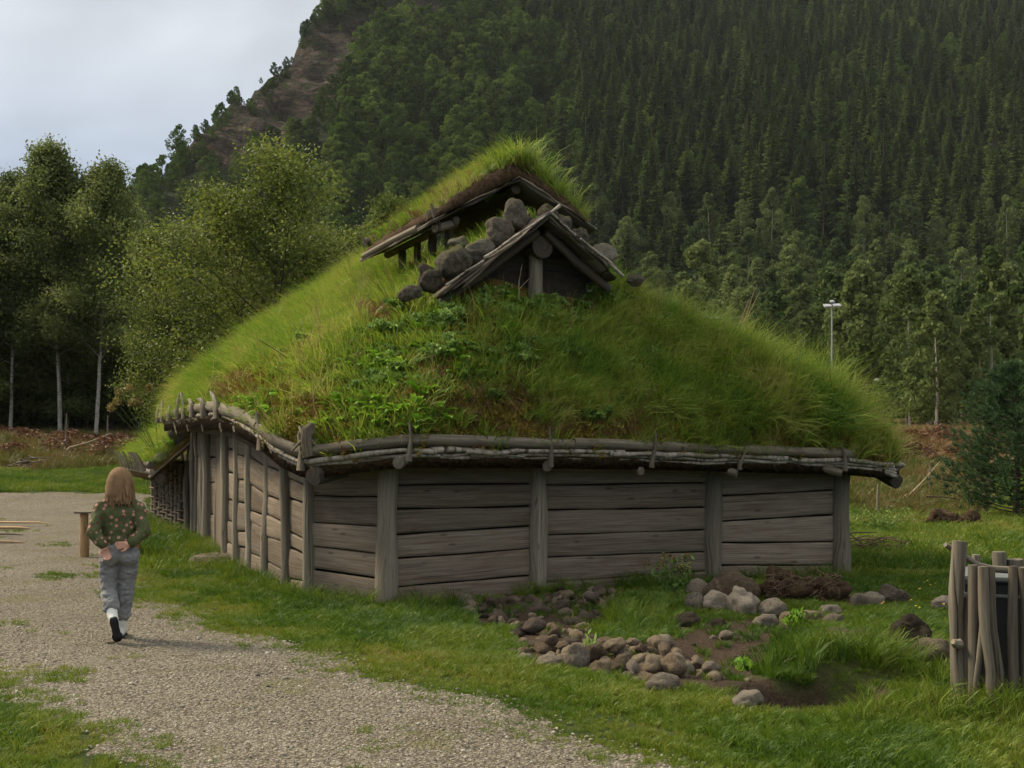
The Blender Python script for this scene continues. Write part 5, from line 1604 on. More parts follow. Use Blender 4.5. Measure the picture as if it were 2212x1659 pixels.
# ------------------------------------------------------------------ stones
stone_meshes = {}
def stone_mesh(mat, seed, sub=3, flat=.75, rough=.5):
    k = (mat, seed, sub, flat)
    if k not in stone_meshes: stone_meshes[k] = pebble('stone', seed, M[mat], sub, flat, rough)
    return stone_meshes[k]
rs = np.random.RandomState(55)
def put_stone(name, me, loc, size, rot, label, group):
    o = bpy.data.objects.new(name, me); C.objects.link(o)
    o.location = loc; o.scale = size; o.rotation_euler = rot
    return tag(o, label, 'stone', group)
def heap(poly, n, r0_, r1_, mats, label, group, dmin=0.75, layers=1):
    W = [gnd(*p) for p in poly]
    xs_, ys_ = [p[0] for p in W], [p[1] for p in W]
    got = []
    for _ in range(6000):
        if len(got) >= n: break
        x, y = rs.uniform(min(xs_), max(xs_)), rs.uniform(min(ys_), max(ys_))
        if not inpoly(np.array([x]), np.array([y]), W)[0]: continue
        r = rs.uniform(r0_, r1_) * rs.choice([.7, 1, 1, 1.15])
        near = [g for g in got if math.hypot(g[0] - x, g[1] - y) < dmin * (g[2] + r)]
        lift = 0
        if near:
            if layers < 2 or len(near) > 2 or rs.rand() > .3 or any(g[3] > 0 for g in near): continue
            lift = max(g[2] for g in near) * .9
        got.append((x, y, r, lift))
    for i, (x, y, r, lf) in enumerate(got):
        mt = mats[rs.randint(len(mats))]
        put_stone('cobble_stone', stone_mesh(mt, rs.randint(6), 3, .75), (x, y, Hs(x, y) + r * .22 + lf), (r * rs.uniform(.9, 1.25), r * rs.uniform(.9, 1.2), r * rs.uniform(.8, 1.1)), (rs.normal(0, .35), rs.normal(0, .35), rs.uniform(0, 6.28)), label, group)
H1 = [(965, 1302), (1100, 1292), (1160, 1293), (1350, 1277), (1345, 1300), (1290, 1360), (1275, 1398), (1200, 1402), (1110, 1392), (1105, 1350), (1040, 1345)]
H2 = [(1098, 1412), (1200, 1396), (1300, 1402), (1440, 1392), (1510, 1432), (1562, 1462), (1500, 1486), (1400, 1482), (1330, 1462), (1230, 1442), (1110, 1426)]
BR = ['stone_brown', 'stone_brown', 'stone_brown', 'stone_dark', 'stone_dark']
heap(H1, 165, .036, .078, BR, 'small rounded brown cobble in the heap in front of the plank wall', 'cobbles heaped before the wall', .72, 2)
heap(H2, 75, .045, .092, ['stone_brown'] * 5 + ['stone_grey'], 'fist-to-head-sized brown stone in the row along the grass edge by the bare soil', 'stones in the row by the bare soil', .8, 2)
big = [  # x, foot y, width, height (picture units), material, label
    (1508, 1304, 52, 52, 'stone_pale', 'pale speckled boulder half hidden by weeds against the plank wall'),
    (1582, 1312, 116, 70, 'stone_brown', 'largest ochre rounded boulder by the front wall, two pale stones leaning on it'),
    (1550, 1328, 62, 48, 'stone_pale', 'pale grey stone leaning on the left of the ochre boulder'),
    (1602, 1332, 66, 62, 'stone_pale', 'pale pinkish wedge-shaped stone leaning on the ochre boulder'),
    (1503, 1326, 44, 40, 'stone_grey', 'grey stone in the grass below the speckled boulder'),
    (1482, 1352, 58, 30, 'stone_dark', 'dark brown flat stone at the top edge of the bare soil'),
    (1552, 1356, 34, 20, 'stone_dark', 'small blackish stone lying on bare soil below the pale stones'),
    (1668, 1334, 64, 40, 'stone_grey', 'grey rounded stone in front of the peat heap'),
    (1655, 1356, 50, 30, 'stone_grey', 'low grey-brown stone at the rim of the bare soil'),
    (1706, 1345, 44, 24, 'stone_brown', 'brown stone beside the leafy weed at the rim of the soil'),
    (1752, 1348, 56, 32, 'stone_brown', 'mossy brown stone in the grass below the peat heap'),
    (1800, 1352, 42, 30, 'stone_grey', 'upright grey stone in the grass between peat heap and dark slab'),
    (1792, 1332, 48, 26, 'stone_grey', 'brownish grey stone half buried at the foot of the peat heap'),
    (1856, 1318, 46, 38, 'stone_grey', 'grey egg-shaped stone beside the corner post'),
    (1884, 1312, 48, 40, 'stone_grey', 'grey round stone between two others right of the peat heap'),
    (1928, 1308, 70, 42, 'stone_grey', 'long grey loaf-shaped stone at the end of the stone row'),
    (2040, 1322, 52, 36, 'stone_pale', 'pale stone in the grass close to the tall palisade post'),
    (1846, 1406, 130, 42, 'stone_dark', 'flat dark slab of rock lying in the grass above the hollow'),
    (1964, 1412, 88, 78, 'stone_dark', 'angular dark rock with a grey facet in the grass'),
    (2002, 1452, 110, 60, 'stone_pale', 'pale smooth boulder in the grass beside the palisade'),
    (1612, 1534, 72, 42, 'stone_grey', 'grey rough stone at the near end of the bare soil'),
    (1432, 1500, 72, 40, 'stone_grey', 'grey-brown stone at the near side of the stone row, grass in front'),
    (1248, 1452, 52, 56, 'stone_grey', 'smooth grey egg-shaped stone standing in the stone row'),
    (1192, 1446, 62, 28, 'stone_grey', 'low smooth grey stone half in the grass by the stone row'),
    (1568, 1376, 34, 20, 'stone_pale', 'small pale stone lying on the bare soil'),
    (1008, 1306, 40, 24, 'stone_pale', 'pale stone at the left end of the cobble heap'),
    (238, 1394, 20, 10, 'stone_brown', 'small brown stone on the gravel beside the walking person'),
    (414, 1292, 22, 12, 'stone_brown', 'small brown stone at the grass edge of the path by the wall')]
for i, (x, y, w, h, mt, lb) in enumerate(big):
    X, Y = gnd(x, y); Y += .5 * w / FPX * Y * .6; X = (x - CX) / FPX * Y
    sx, sz = w / FPX * Y / 2, h / FPX * Y / 2
    fl = .9
    me = pebble('boulder', 60 + i, M[mt], 4, 1.0, .6 if 'angular' in lb or 'wedge' in lb or 'slab' in lb else .34)
    if 'angular' in lb or 'slab' in lb or 'rough' in lb:
        for p in me.polygons: p.use_smooth = False
    put_stone('boulder', me, (X, Y, Hs(X, Y) + sz * .8), (sx * 1.02, sx * .9 / .8 * .8, sz * 1.15), (0, rs.normal(0, .1), rs.normal(0, .3)), lb, None)
# small stones on the bare soil
for i in range(26):
    x, y = rs.uniform(1480, 1720), rs.uniform(1360, 1500)
    X, Y = gnd(x, y)
    if not dirtmask(np.array([X]), np.array([Y]))[0]: continue
    r = rs.uniform(.012, .03)
    put_stone('pebble', stone_mesh(['stone_brown', 'stone_pale', 'stone_grey'][i % 3], i % 6, 2, .75), (X, Y, Hs(X, Y) + r * .3), (r, r, r), (0, 0, rs.uniform(0, 6)), 'small pebble lying on the bare brown soil', 'pebbles on the bare soil')
# boulders weighing down the roof edges
def t_plane(x, y, t):
    """point where the sight line meets the upright plane across the house at t"""
    k = (x - CX) / FPX
    # (O + D t + E o): X = k Y
    o = (k * (O_[1] + D_[1] * t) - (O_[0] + D_[0] * t)) / (E_[0] - k * E_[1])
    Y = O_[1] + D_[1] * t + E_[1] * o
    return at(x, y, Y)
roofst = [(888, 630, 50, 34, .42, 'mossy stone lowest in the row on the left verge of the smoke gablet'),
          (930, 598, 62, 56, .45, 'brown stone second from the bottom on the left verge of the smoke gablet'),
          (976, 568, 78, 56, .5, 'large grey stone with two stones below it on the left verge of the gablet'),
          (1034, 540, 68, 44, .5, 'grey stone in the middle of the left verge of the smoke gablet'),
          (1078, 500, 60, 52, .6, 'pale rounded stone under the cover posts on the gablet verge'),
          (1116, 466, 58, 56, .75, 'tall rough stone just left of the gablet peak'),
          (1184, 462, 46, 38, .75, 'broad stone right behind the gablet peak'),
          (1216, 482, 42, 36, .7, 'mossy stone first on the right verge of the gablet'),
          (1248, 510, 44, 36, .6, 'grey stone in the middle of the right verge of the gablet'),
          (1302, 552, 54, 46, .5, 'grey stone with a flat side low on the right verge of the gablet'),
          (1372, 602, 36, 28, .5, 'small mossy stone lowest at the right end of the gablet'),
          (990, 522, 40, 24, .9, 'flat stone at the foot of the nearest cover post')]
for i, (x, y, w, h, t, lb) in enumerate(roofst):
    p = t_plane(x, y, t)
    sx, sz = w / FPX * p.y / 2, h / FPX * p.y / 2
    p.z -= sz * .12
    put_stone('roof_stone', pebble('roof_stone', 90 + i, M['stone_moss'], 4, 1.0, .5), p, (sx * 1.02, sx * .9, sz * 1.1), (0, rs.normal(-.15, .2) if x < 1150 else rs.normal(.3, .2), rs.normal(0, .3)), lb, 'stones weighing down the gablet verges')
p = gp(9.15, -3.2, annex_pt(9.15, -3.2) + .08)
put_stone('roof_stone', pebble('roof_stone', 110, M['stone_moss'], 4, 1.0, .2), p, (.30, .26, .22), (0, -.5, .4), 'big rounded mossy boulder on the verge of the low annex roof', None)
p = gp(9.05, -3.62, annex_pt(9.05, -3.62) + .05)
put_stone('roof_stone', pebble('roof_stone', 111, M['stone_moss'], 4, 1.0, .2), p, (.15, .14, .10), (0, -.5, .4), 'small dark stone at the lower corner of the annex verge', None)
# doorstep
X, Y = gnd(463, 1226)
o = obj('doorstep', pebble('doorstep', 120, M['stone_grey'], 4, 1.0, .18)); o.location = (X, Y + .1, .10); o.scale = (.36, .42, .075); o.rotation_euler = (0, 0, .35)
tag(o, 'flat worn slab lying in the grass before the side wall', 'doorstep')

# ------------------------------------------------------------------ plants on the roof and by the walls
LEAF_DOCK = mat_leaf('dock_leaves', (0.09, 0.20, 0.014), (0.17, 0.33, 0.022), (0.28, 0.45, 0.04), 2.0, 0.35, 0.42, 0.4, rnd=.3, vspread=.5)
LEAF_FERN = mat_leaf('tansy_leaves', (0.10, 0.19, 0.032), (0.18, 0.29, 0.055), (0.28, 0.39, 0.09), 2.0, 0.3, 0.55, 0.3, rnd=.3, vspread=.5)
def rosette(seed, nl, L, W):
    r0 = np.random.RandomState(seed); V, Q, T = [], [], []
    for i in range(nl):
        a = i * 2.4 + r0.normal(0, .3); el = r0.uniform(.5, 1.25); Ln = L * r0.uniform(.6, 1.15); w = W * r0.uniform(.7, 1.2)
        d = np.array([math.cos(a), math.sin(a), 0]); sd = np.array([-d[1], d[0], 0])
        k = len(V)
        for j, (s_, ww) in enumerate([(0, .12), (.25, .55), (.55, 1.0), (.8, .75)]):
            c = d * Ln * s_ * math.cos(el) + np.array([0, 0, Ln * (s_ * math.sin(el) - .35 * s_ ** 2.5)])
            V += [c - sd * w * ww + [0, 0, w * ww * .35], c, c + sd * w * ww + [0, 0, w * ww * .35]]
        tip = d * Ln * math.cos(el) * 1.02 + np.array([0, 0, Ln * (math.sin(el) - .4)])
        V.append(tip)
        for j in range(3):
            b = k + 3 * j
            Q += [(b, b + 1, b + 4, b + 3), (b + 1, b + 2, b + 5, b + 4)]
        T += [(k + 9, k + 10, k + 12), (k + 10, k + 11, k + 12)]
    return mesh_np('dock_plant', np.array(V), [np.array(Q), np.array(T)])
dock = [rosette(700 + s, 16, .27, .033) for s in range(4)]
for d in dock: d.materials.append(LEAF_DOCK)
def ferny(seed, ns, L):
    r0 = np.random.RandomState(seed); mb = MB(); P = []
    for i in range(ns):
        a = i * 2.4 + r0.normal(0, .3); el = r0.uniform(.35, 1.2); Ln = L * r0.uniform(.6, 1.1)
        d = np.array([math.cos(a) * math.cos(el), math.sin(a) * math.cos(el), math.sin(el)]); sd = np.array([-math.sin(a), math.cos(a), 0])
        for s_ in np.linspace(.15, 1, 12):
            c = d * Ln * s_ - np.array([0, 0, .4 * Ln * s_ ** 2.4])
            for q in np.linspace(-1, 1, 7):
                P.append(c + sd * q * Ln * .2 * math.sin(math.pi * min(1, s_ * .9 + .1)) + r0.normal(0, .008, 3))
    V, Q = cards(np.array(P), .018, r0, .5)
    return mesh_np('tansy_plant', V, Q)
fern = [ferny(720 + s, 15, .22) for s in range(4)]
for d in fern: d.materials.append(LEAF_FERN)
DK = [(560, 875), (592, 858), (575, 892), (700, 905), (732, 897), (748, 872), (780, 912), (803, 905), (690, 925), (815, 892), (962, 917), (940, 922), (810, 748), (640, 738), (662, 692), (692, 770), (780, 802), (852, 792), (905, 718), (960, 692), (1060, 692), (1140, 702), (880, 652), (905, 642), (1340, 622), (1298, 628), (1240, 628), (842, 840), (768, 845), (545, 770), (1005, 740), (720, 655), (1180, 690), (430, 930)]
FN = [(742, 792), (712, 802), (652, 742), (722, 702), (862, 762), (960, 762), (1000, 722), (1050, 652), (1120, 652), (1200, 652), (1100, 692), (1002, 802), (1062, 855), (1262, 897), (1300, 642), (1382, 642), (1152, 742), (930, 722), (1082, 782), (620, 772), (1150, 660), (1080, 640), (1230, 700), (1330, 860), (1290, 900), (840, 700), (770, 720), (600, 740), (980, 680), (1020, 760), (900, 830)]
rq = np.random.RandomState(66)
DK = DK[:-1] + [(rq.uniform(480, 1150), rq.uniform(640, 925)) for _ in range(50)] + [(rq.uniform(640, 980), rq.uniform(860, 928)) for _ in range(16)]
DK = [q for q in DK if q[1] > 640 + max(0, (860 - q[0])) * .62]
FN = FN + [q for q in [(rq.uniform(520, 1450), rq.uniform(630, 900)) for _ in range(110)] if q[1] > 640 + max(0, (860 - q[0])) * .62 and q[1] < 800 + (q[0] < 900) * 70]
PT = np.array(DK); 
FN = [q for q in FN if not patches(np.array([q[0]]), np.array([q[1]]))[0]]
for i, (x, y) in enumerate(DK):
    p = ray_roof(x, y)
    s = rs.uniform(.5, 1.25)
    place('dock_plant', dock[i % 4], (p[0], p[1], p[2] - .02), rs.uniform(0, 6.28), (s, s, s), 'clump of bright green broad leaves growing from the moss of the turf roof', 'plant', 'broad-leaved clumps on the turf roof')
for i, (x, y) in enumerate(FN):
    p = ray_roof(x, y)
    s = rs.uniform(.6, 1.5)
    place('tansy_plant', fern[i % 4], (p[0], p[1], p[2] + .02), rs.uniform(0, 6.28), (s, s, s), 'feathery dark green herb growing on the turf roof', 'plant', 'feathery herbs on the turf roof')
# leafy clumps on the cover and annex roofs
for i, (t, o) in enumerate([(3.9, -1.2), (3.3, -1.1), (2.6, -1.2), (4.2, -1.0), (2.2, -.9), (1.9, -.5)]):
    z = 4.45 + .2 * (1 - abs(o + .3))
    place('dock_plant', dock[i % 4], gp(t, o, z), rs.uniform(0, 6), 1.0, 'clump of broad leaves growing on the raised smoke cover', 'plant', 'broad-leaved clumps on the smoke cover')
for i in range(16):
    t, o = rs.uniform(9.1, 13), rs.uniform(-3.7, -2.9)
    place('tansy_plant' if i % 2 else 'dock_plant', (fern if i % 2 else dock)[i % 4], gp(t, o, annex_pt(t, o)), rs.uniform(0, 6), rs.uniform(1.1, 1.9), ('feathery herb' if i % 2 else 'broad-leaved clump') + ' growing on the low annex roof', 'plant', 'feathery herbs on the annex roof' if i % 2 else 'broad-leaved clumps on the annex roof')
# stemmed plants: angelica heads, white umbels, dead twigs, weeds by the wall
M['seed'] = mat_leaf('seed_heads', (0.12, 0.085, 0.02), (0.22, 0.17, 0.045), (0.33, 0.27, 0.09), 3, .2, vspread=.6)
M['white'] = mat_leaf('white_umbels', (0.45, 0.45, 0.4), (0.6, 0.6, 0.55), (0.75, 0.75, 0.7), 3, .2, vspread=.3)
M['stem'] = mat_plain('green_stem', (0.09, 0.12, 0.03), .7, .2, 20, .3)
M['drystem'] = mat_plain('dry_stem', (0.3, 0.23, 0.14), .8, .1, 20, .3)
M['yellow'] = mat_leaf('yellow_petals', (0.55, 0.38, 0.02), (0.7, 0.5, 0.03), (0.8, 0.6, 0.05), 3, .2)
def umbel_plant(name, base, heads, matk, rad, label, cat, group, flat=1.0, stem='stem', n=90, leaf=.012):
    e = empty(name, base); tag(e, label, cat, group)
    for h in heads:
        h = Vector(h); mid = Vector(base).lerp(h, .55) + Vector((rs.normal(0, .02), 0, 0))
        obj('stem', MB().tube([base, mid, h], [.008, .006, .004], 5), M[stem], e)
        d = rs.normal(size=(n, 3)); d /= np.linalg.norm(d, axis=1)[:, None]
        V, Q = cards(np.array(h) + d * rad * np.array([1, 1, flat]) * rs.uniform(.5, 1, (n, 1)), leaf, rs)
        obj('flower_head', mesh_np('flower_head', V, Q), M[matk], e)
bb = gp(9.6, -3.6, annex_pt(9.6, -3.6))
umbel_plant('angelica_plant', bb, [at(258, 848, 19.6), at(278, 838, 19.6), at(322, 838, 19.8), at(300, 868, 19.7), at(252, 868, 19.5), at(240, 880, 19.5), at(285, 870, 19.8)], 'seed', .085, 'tall plant with round yellow-brown seed heads on the annex roof', 'plant', None, n=130, leaf=.02)
for i, pts in enumerate([[(748, 608), (756, 603), (742, 614)], [(1440, 678), (1448, 676)], [(1525, 684), (1536, 688), (1545, 686)], [(1894, 820)], [(1273, 628), (1310, 630)]]):
    p = ray_roof(pts[0][0], pts[0][1] + 22)
    umbel_plant('yarrow_plant', tuple(p), [at(x, y, p[1]) for x, y in pts], 'white', .028, ['white-flowered herb on the left slope of the turf roof', 'white-flowered herb in the long grass right of the gablet', 'white umbels in the long grass near the dead twig', 'single white flower head above the grass at the roof corner', 'small white flowers at the foot of the gablet'][i], 'flower', None, .35, n=40)
def twig_plant(name, base, tips, label, mat='drystem', cat='twig', r=.008):
    mb = MB(); base = Vector(base)
    for t in tips:
        t = Vector(t); mb.tube([base, base.lerp(t, .5) + Vector((rs.normal(0, .03), 0, 0)), t], [r, r * .7, r * .3], 5)
    return tag(obj(name, mb, M[mat]), label, cat)
p = ray_roof(1608, 705)
twig_plant('dead_twig', p, [at(1622, 640, p[1]), at(1632, 620, p[1]), at(1642, 628, p[1]), at(1616, 650, p[1])], 'pale dead twig sticking up from the grass on the right roof slope')
p = ray_roof(632, 770)
twig_plant('dead_twig', p, [at(560, 735, p[1] - .1), at(552, 728, p[1] - .1)], 'thin dark dead stem lying over the moss on the left roof slope', 'twig', r=.006)
p = gp(.35, -.75, 3.2)
twig_plant('dead_twig', p, [at(1128, 570, p.y), at(1145, 600, p.y)], 'dry straws standing in front of the gablet boards')
def weed(name, x, y, h, n, label, mat=LEAF_FERN, top=None, spread=.2):
    X, Y = gnd(x, y); z = Hs(X, Y); e = empty(name, (X, Y, z)); tag(e, label, 'weed')
    P = []
    for i in range(n):
        a = rs.uniform(0, 6.28); t = Vector((X + math.cos(a) * spread * rs.rand(), Y + math.sin(a) * spread * .6 * rs.rand(), z + h * rs.uniform(.6, 1)))
        b = Vector((X + rs.normal(0, .04), Y + rs.normal(0, .04), z))
        obj('stem', MB().tube([b, b.lerp(t, .5), t], [.005, .004, .002], 4), M['stem'], e)
        for s_ in np.linspace(.2, 1, 14): P.append(np.array(b.lerp(t, s_)) + rs.normal(0, .025, 3))
        if top: 
            V, Q = cards(np.array(t) + rs.normal(0, .015, (26, 3)), .012, rs); obj('flower_head', mesh_np('flower_head', V, Q), M[top], e)
    V, Q = cards(np.array(P), .03, rs, .4)
    obj('leaves', mesh_np('leaves', V, Q), mat, e)
weed('wall_weed', 1448, 1302, .46, 16, 'leafy weed with brownish flower heads against the plank wall', top='seed', spread=.24)
weed('wall_weed', 1722, 1352, .16, 14, 'low leafy weed at the rim of the bare soil below the peat', LEAF_DOCK, spread=.22)
weed('wall_weed', 1275, 1432, .17, 7, 'pale small weed growing among the stones of the row', spread=.08)
weed('wall_weed', 1620, 1420, .07, 7, 'small green seedling on the bare soil', LEAF_DOCK, spread=.1)
weed('wall_weed', 2090, 1520, .30, 5, 'thin climbing weed at the foot of the palisade', LEAF_FERN, spread=.1)
weed('nettle_patch', 1905, 1148, .5, 30, 'patch of pale leafy weeds on the lawn beside the earth heap', LEAF_FERN, spread=.9)
# buttercups
Xb, Yb = [], []
for i in range(70):
    X, Y = gnd(rs.uniform(1900, 2060), rs.uniform(1180, 1340)); Xb.append(X); Yb.append(Y)
for i in range(90):
    X, Y = gnd(rs.uniform(120, 330), rs.uniform(1045, 1075)); Xb.append(X); Yb.append(Y)
Xb, Yb = np.array(Xb), np.array(Yb)
def flower_mesh():
    V = [(math.cos(a) * r_, math.sin(a) * r_, .16 + (.006 if k else 0)) for a in np.linspace(0, 6.28, 9)[:-1] for k, r_ in enumerate((.004, .014))]
    Q = [(2 * i, 2 * i + 1, (2 * i + 3) % 16, (2 * i + 2) % 16) for i in range(8)]
    me = mesh_np('buttercup', np.array(V), np.array(Q)); me.materials.append(M['yellow']); return me
proto_collection('butter', [flower_mesh()])
scatter('buttercups', 'butter', np.stack([Xb, Yb, H(Xb, Yb)], 1), upright(rs, len(Xb), .3), rs.uniform(.5, .85, len(Xb)), 21, None, 'tiny yellow flowers scattered in the lawn')

# ------------------------------------------------------------------ peat heap, brush heaps, sticks
def peat(name, x, y, w, h, label, n=420):
    X, Y = gnd(x, y); sx = w / FPX * Y / 2; sz = h / FPX * Y
    e = empty(name, (X, Y, Hs(X, Y))); tag(e, label, 'peat')
    for k in range(5):
        o = obj('sod', pebble('sod', 130 + k, M['earth'], 4, .8, .95), None, e)
        o.matrix_parent_inverse = Matrix()
        o.location = ((k - 2) * sx * .38, rs.normal(0, .05), sz * (.32 + .12 * math.cos(k))); o.scale = (sx * .42, sx * .4, sz * .62); o.rotation_euler = (rs.normal(0, .3), rs.normal(0, .3), rs.uniform(0, 6))
    mb = MB()
    for i in range(n):
        c = Vector((X + rs.uniform(-sx, sx) * .9, Y - abs(rs.normal(0, .12)) , Hs(X, Y) + rs.uniform(.05, 1) * sz))
        d = Vector((rs.normal(0, .1), rs.normal(0, .05), rs.normal(-.03, .06)))
        mb.tube([c, c + d * .5 + Vector((0, -.02, .01)), c + d], [.004, .004, .002], 3, cap=False)
    obj('roots', mb, M['twig'], e)
peat('peat_heap', 1738, 1304, 160, 68, 'heap of dark torn peat sods with hanging roots against the wall corner')
peat('earth_heap', 2062, 1138, 100, 36, 'heap of brown earth and wood chips on the lawn', 90)
def brush(name, pts, n, r, L, label, mat='twig', flat=.2):
    mb = MB()
    for i in range(n):
        c = Vector(pts[rs.randint(len(pts))]) + Vector((rs.normal(0, L * .25), rs.normal(0, L * .2), abs(rs.normal(0, flat * L)) + .01))
        a = rs.uniform(-.6, .6); d = Vector((math.cos(a), math.sin(a), rs.normal(0, .25))) * L * rs.uniform(.3, .6)
        mb.tube([c - d, c + Vector((0, 0, .02)), c + d], [r * rs.uniform(.5, 1), r * .8, r * .4], 4)
    return tag(obj(name, mb, M[mat]), label, 'brush')
g3 = lambda x, y, dz=0: (*gnd(x, y), Hs(*gnd(x, y)) + dz)
brush('brush_heap', [g3(1870, 1200), g3(1900, 1190), g3(1930, 1195)], 46, .012, .55, 'heap of reddish dead branches on the grass behind the corner post')
brush('brush_heap', [(x_, y_, Hs(x_, y_)) for x_, y_ in ((-17.2, 40), (-16.6, 40), (-16.9, 40.4))], 40, .03, .8, 'low grey heap of sticks in the far meadow before the wood', 'log')
def stick(name, pts, r, label, mat='log'):
    return tag(obj(name, MB().tube(pts, np.linspace(r, r * .4, len(pts)), 7, .15, 3), M[mat]), label, 'branch')
def far_g(x, Y, dz=0): X = (x - CX) / FPX * Y; return (X, Y, Hs(X, Y) + dz)
stick('fallen_branch', [far_g(132, 44, .1), far_g(150, 44, .45), far_g(190, 44.4, .6), far_g(240, 45, .9)], .06, 'long pale fallen branch lying over the heath before the wood', 'drystem')
stick('fallen_branch', [far_g(1955, 28, .15), far_g(1990, 28.4, .55), far_g(2030, 29, 1.1)], .03, 'pale bare branch leaning in the heath beyond the roof corner', 'drystem')
stick('fallen_branch', [far_g(2000, 27, .3), far_g(2040, 27.2, .28), far_g(2080, 27.4, .22)], .025, 'thin dark stick lying across the tall grass before the pine', 'twig')
for i, (x, Y, h) in enumerate([(143, 45, 1.7), (232, 45, 1.6), (2008, 31, .9), (1896, 25, .7)]):
    stick('stake', [far_g(x, Y, -.1), far_g(x, Y, h * .5), far_g(x + 1, Y, h)], .05, ['thin dark stake in the heath before the leaning birch', 'thin grey stake beside the fallen branch', 'short grey stake in the tall grass before the pine', 'short dark stake in the tall grass beside the house corner'][i], 'log')
# tall pale grass beyond the right corner
xg, Yg = rs.uniform(1850, 2120, 900), rs.uniform(22, 44, 900)
Xg = (xg - CX) / FPX * Yg
scatter('meadow_grass', 'heath', np.stack([Xg, Yg, H(Xg, Yg)], 1), upright(rs, 900, .2), rs.uniform(.5, 1.1, 900) * (.45 + .65 * sstep(24, 30, Yg)), 22, rs.normal(-.06, .12, 900), 'tall tawny meadow grass beyond the right end of the house')
# boards lying on the gravel
for i, (x0, x1, y, w, mt, lb) in enumerate([(-140, 88, 1134, .10, 'fresh', 'long pale board lying on the gravel yard, farthest of four'), (-120, 50, 1146, .16, 'fresh', 'broad reddish board with a broken end on the gravel yard'), (-100, 36, 1160, .07, 'beam', 'dark narrow pole lying on the gravel yard'), (-90, 36, 1177, .09, 'fresh', 'pale board lying on the gravel yard, nearest of four')]):
    a, b = gnd(x0, y), gnd(x1, y)
    tag(obj('loose_board', MB().tube([(a[0], a[1], .05), ((a[0] + b[0]) / 2, a[1] + .02, .055), (b[0] - .05, b[1], .05), (b[0] + .12, b[1], .035)], [w * .5, w * .5, w * .45, w * .2], 8, .1, 140 + i, squash=.4), M[mt]), lb, 'board')

# ------------------------------------------------------------------ bench
X, Y = gnd(182, 1204)
bench = empty('bench', (X, Y, 0)); tag(bench, 'rough bench of a grey plank on round log legs in the gravel yard', 'bench')
z_ = EYE - (1107 - HY) / FPX * Y
for k, dx in enumerate((0, .72)):
    post((X + dx, Y + .05 * k, -.1), (X + dx, Y + .05 * k, z_ - .02), .065, 900 + k, 'leg', 'fresh', .003, 12, .98, parent=bench)
obj('seat', MB().tube([(X - .10, Y, z_ + .008), (X + .3, Y + .02, z_ + .008), (X + .85, Y + .05, z_ + .008)], .15, 14, .03, 905, squash=.15), M['log'], bench)

# ------------------------------------------------------------------ palisade and container at the right edge
pal = empty('palisade', (3.0, 6.95, 0)); tag(pal, 'palisade of weathered upright poles screening a dark container', 'fence')
for i, (xt, yt, xb, yb, w) in enumerate([(2066, 1169, 2073, 1531, 29), (2084, 1290, 2091, 1532, 15), (2097, 1220, 2102, 1539, 22), (2122, 1224, 2133, 1545, 23), (2118, 1330, 2120, 1544, 14), (2139, 1225, 2163, 1538, 17), (2190, 1224, 2192, 1542, 23), (2208, 1226, 2216, 1544, 18), (2232, 1215, 2236, 1545, 24), (2258, 1222, 2262, 1546, 22), (2290, 1210, 2290, 1548, 24)]):
    b = gnd(xb, yb); Yp = b[1]
    t = at(xt, yt, Yp + .02)
    post((b[0], Yp, -.12), tuple(t), w / FPX * Yp / 2, 920 + i, 'pole', 'log', .012, 12, 1.1 if i == 0 else .95, parent=pal)
mbk = MB()
kn = at(2066, 1392, 6.83); mbk.tube([kn + Vector((.03, .02, 0)), kn, kn + Vector((-.028, -.02, .02))], [.03, .028, .016], 8, .2, 5)
obj('knot', mbk, M['post'], pal)
obj('rail', MB().tube([at(2042, 1177, 6.98), at(2083, 1201, 7.02), at(2112, 1221, 7.04), at(2144, 1229, 7.05), at(2203, 1232, 7.06), at(2330, 1232, 7.1)], [.016, .019, .02, .021, .022, .02], 8, .12, 940), M['post'], pal)
for i, (x, yt, w) in enumerate([(2109, 1198, 17), (2160, 1192, 31), (2196, 1208, 34), (2250, 1195, 28)]):
    X, Yb_ = (x - CX) / FPX * 8.3, 8.3
    post((X, Yb_, -.1), (X, Yb_, at(x, yt, 8.3).z), w / FPX * 8.3 / 2, 945 + i, 'pole', 'post', .01, 12, 1.0, parent=pal)
M['bin'] = mat_plain('dark_plastic', (0.012, 0.012, 0.013), .5, .4, 10, .3)
M['rim'] = mat_plain('grey_rim', (0.12, 0.13, 0.125), .5, .4, 10, .2)
bx, by, bz = 3.28, 7.42, EYE - (1250 - HY) / FPX * 7.3
cont = obj('container', boxmesh('container', (bx, by, bz / 2), .62, .6, bz - .02, Matrix.Rotation(R(-21), 3, 'Z'), .02), M['bin'])
tag(cont, 'dark box-shaped container with pale rims behind the palisade', 'container')
obj('lid', boxmesh('lid', (bx, by, bz + .008), .65, .63, .03, Matrix.Rotation(R(-21), 3, 'Z'), .008), M['rim'], cont)
obj('rim', boxmesh('rim', (bx, by, EYE - (1282 - HY) / FPX * 7.3), .64, .62, .022, Matrix.Rotation(R(-21), 3, 'Z'), .006), M['rim'], cont)

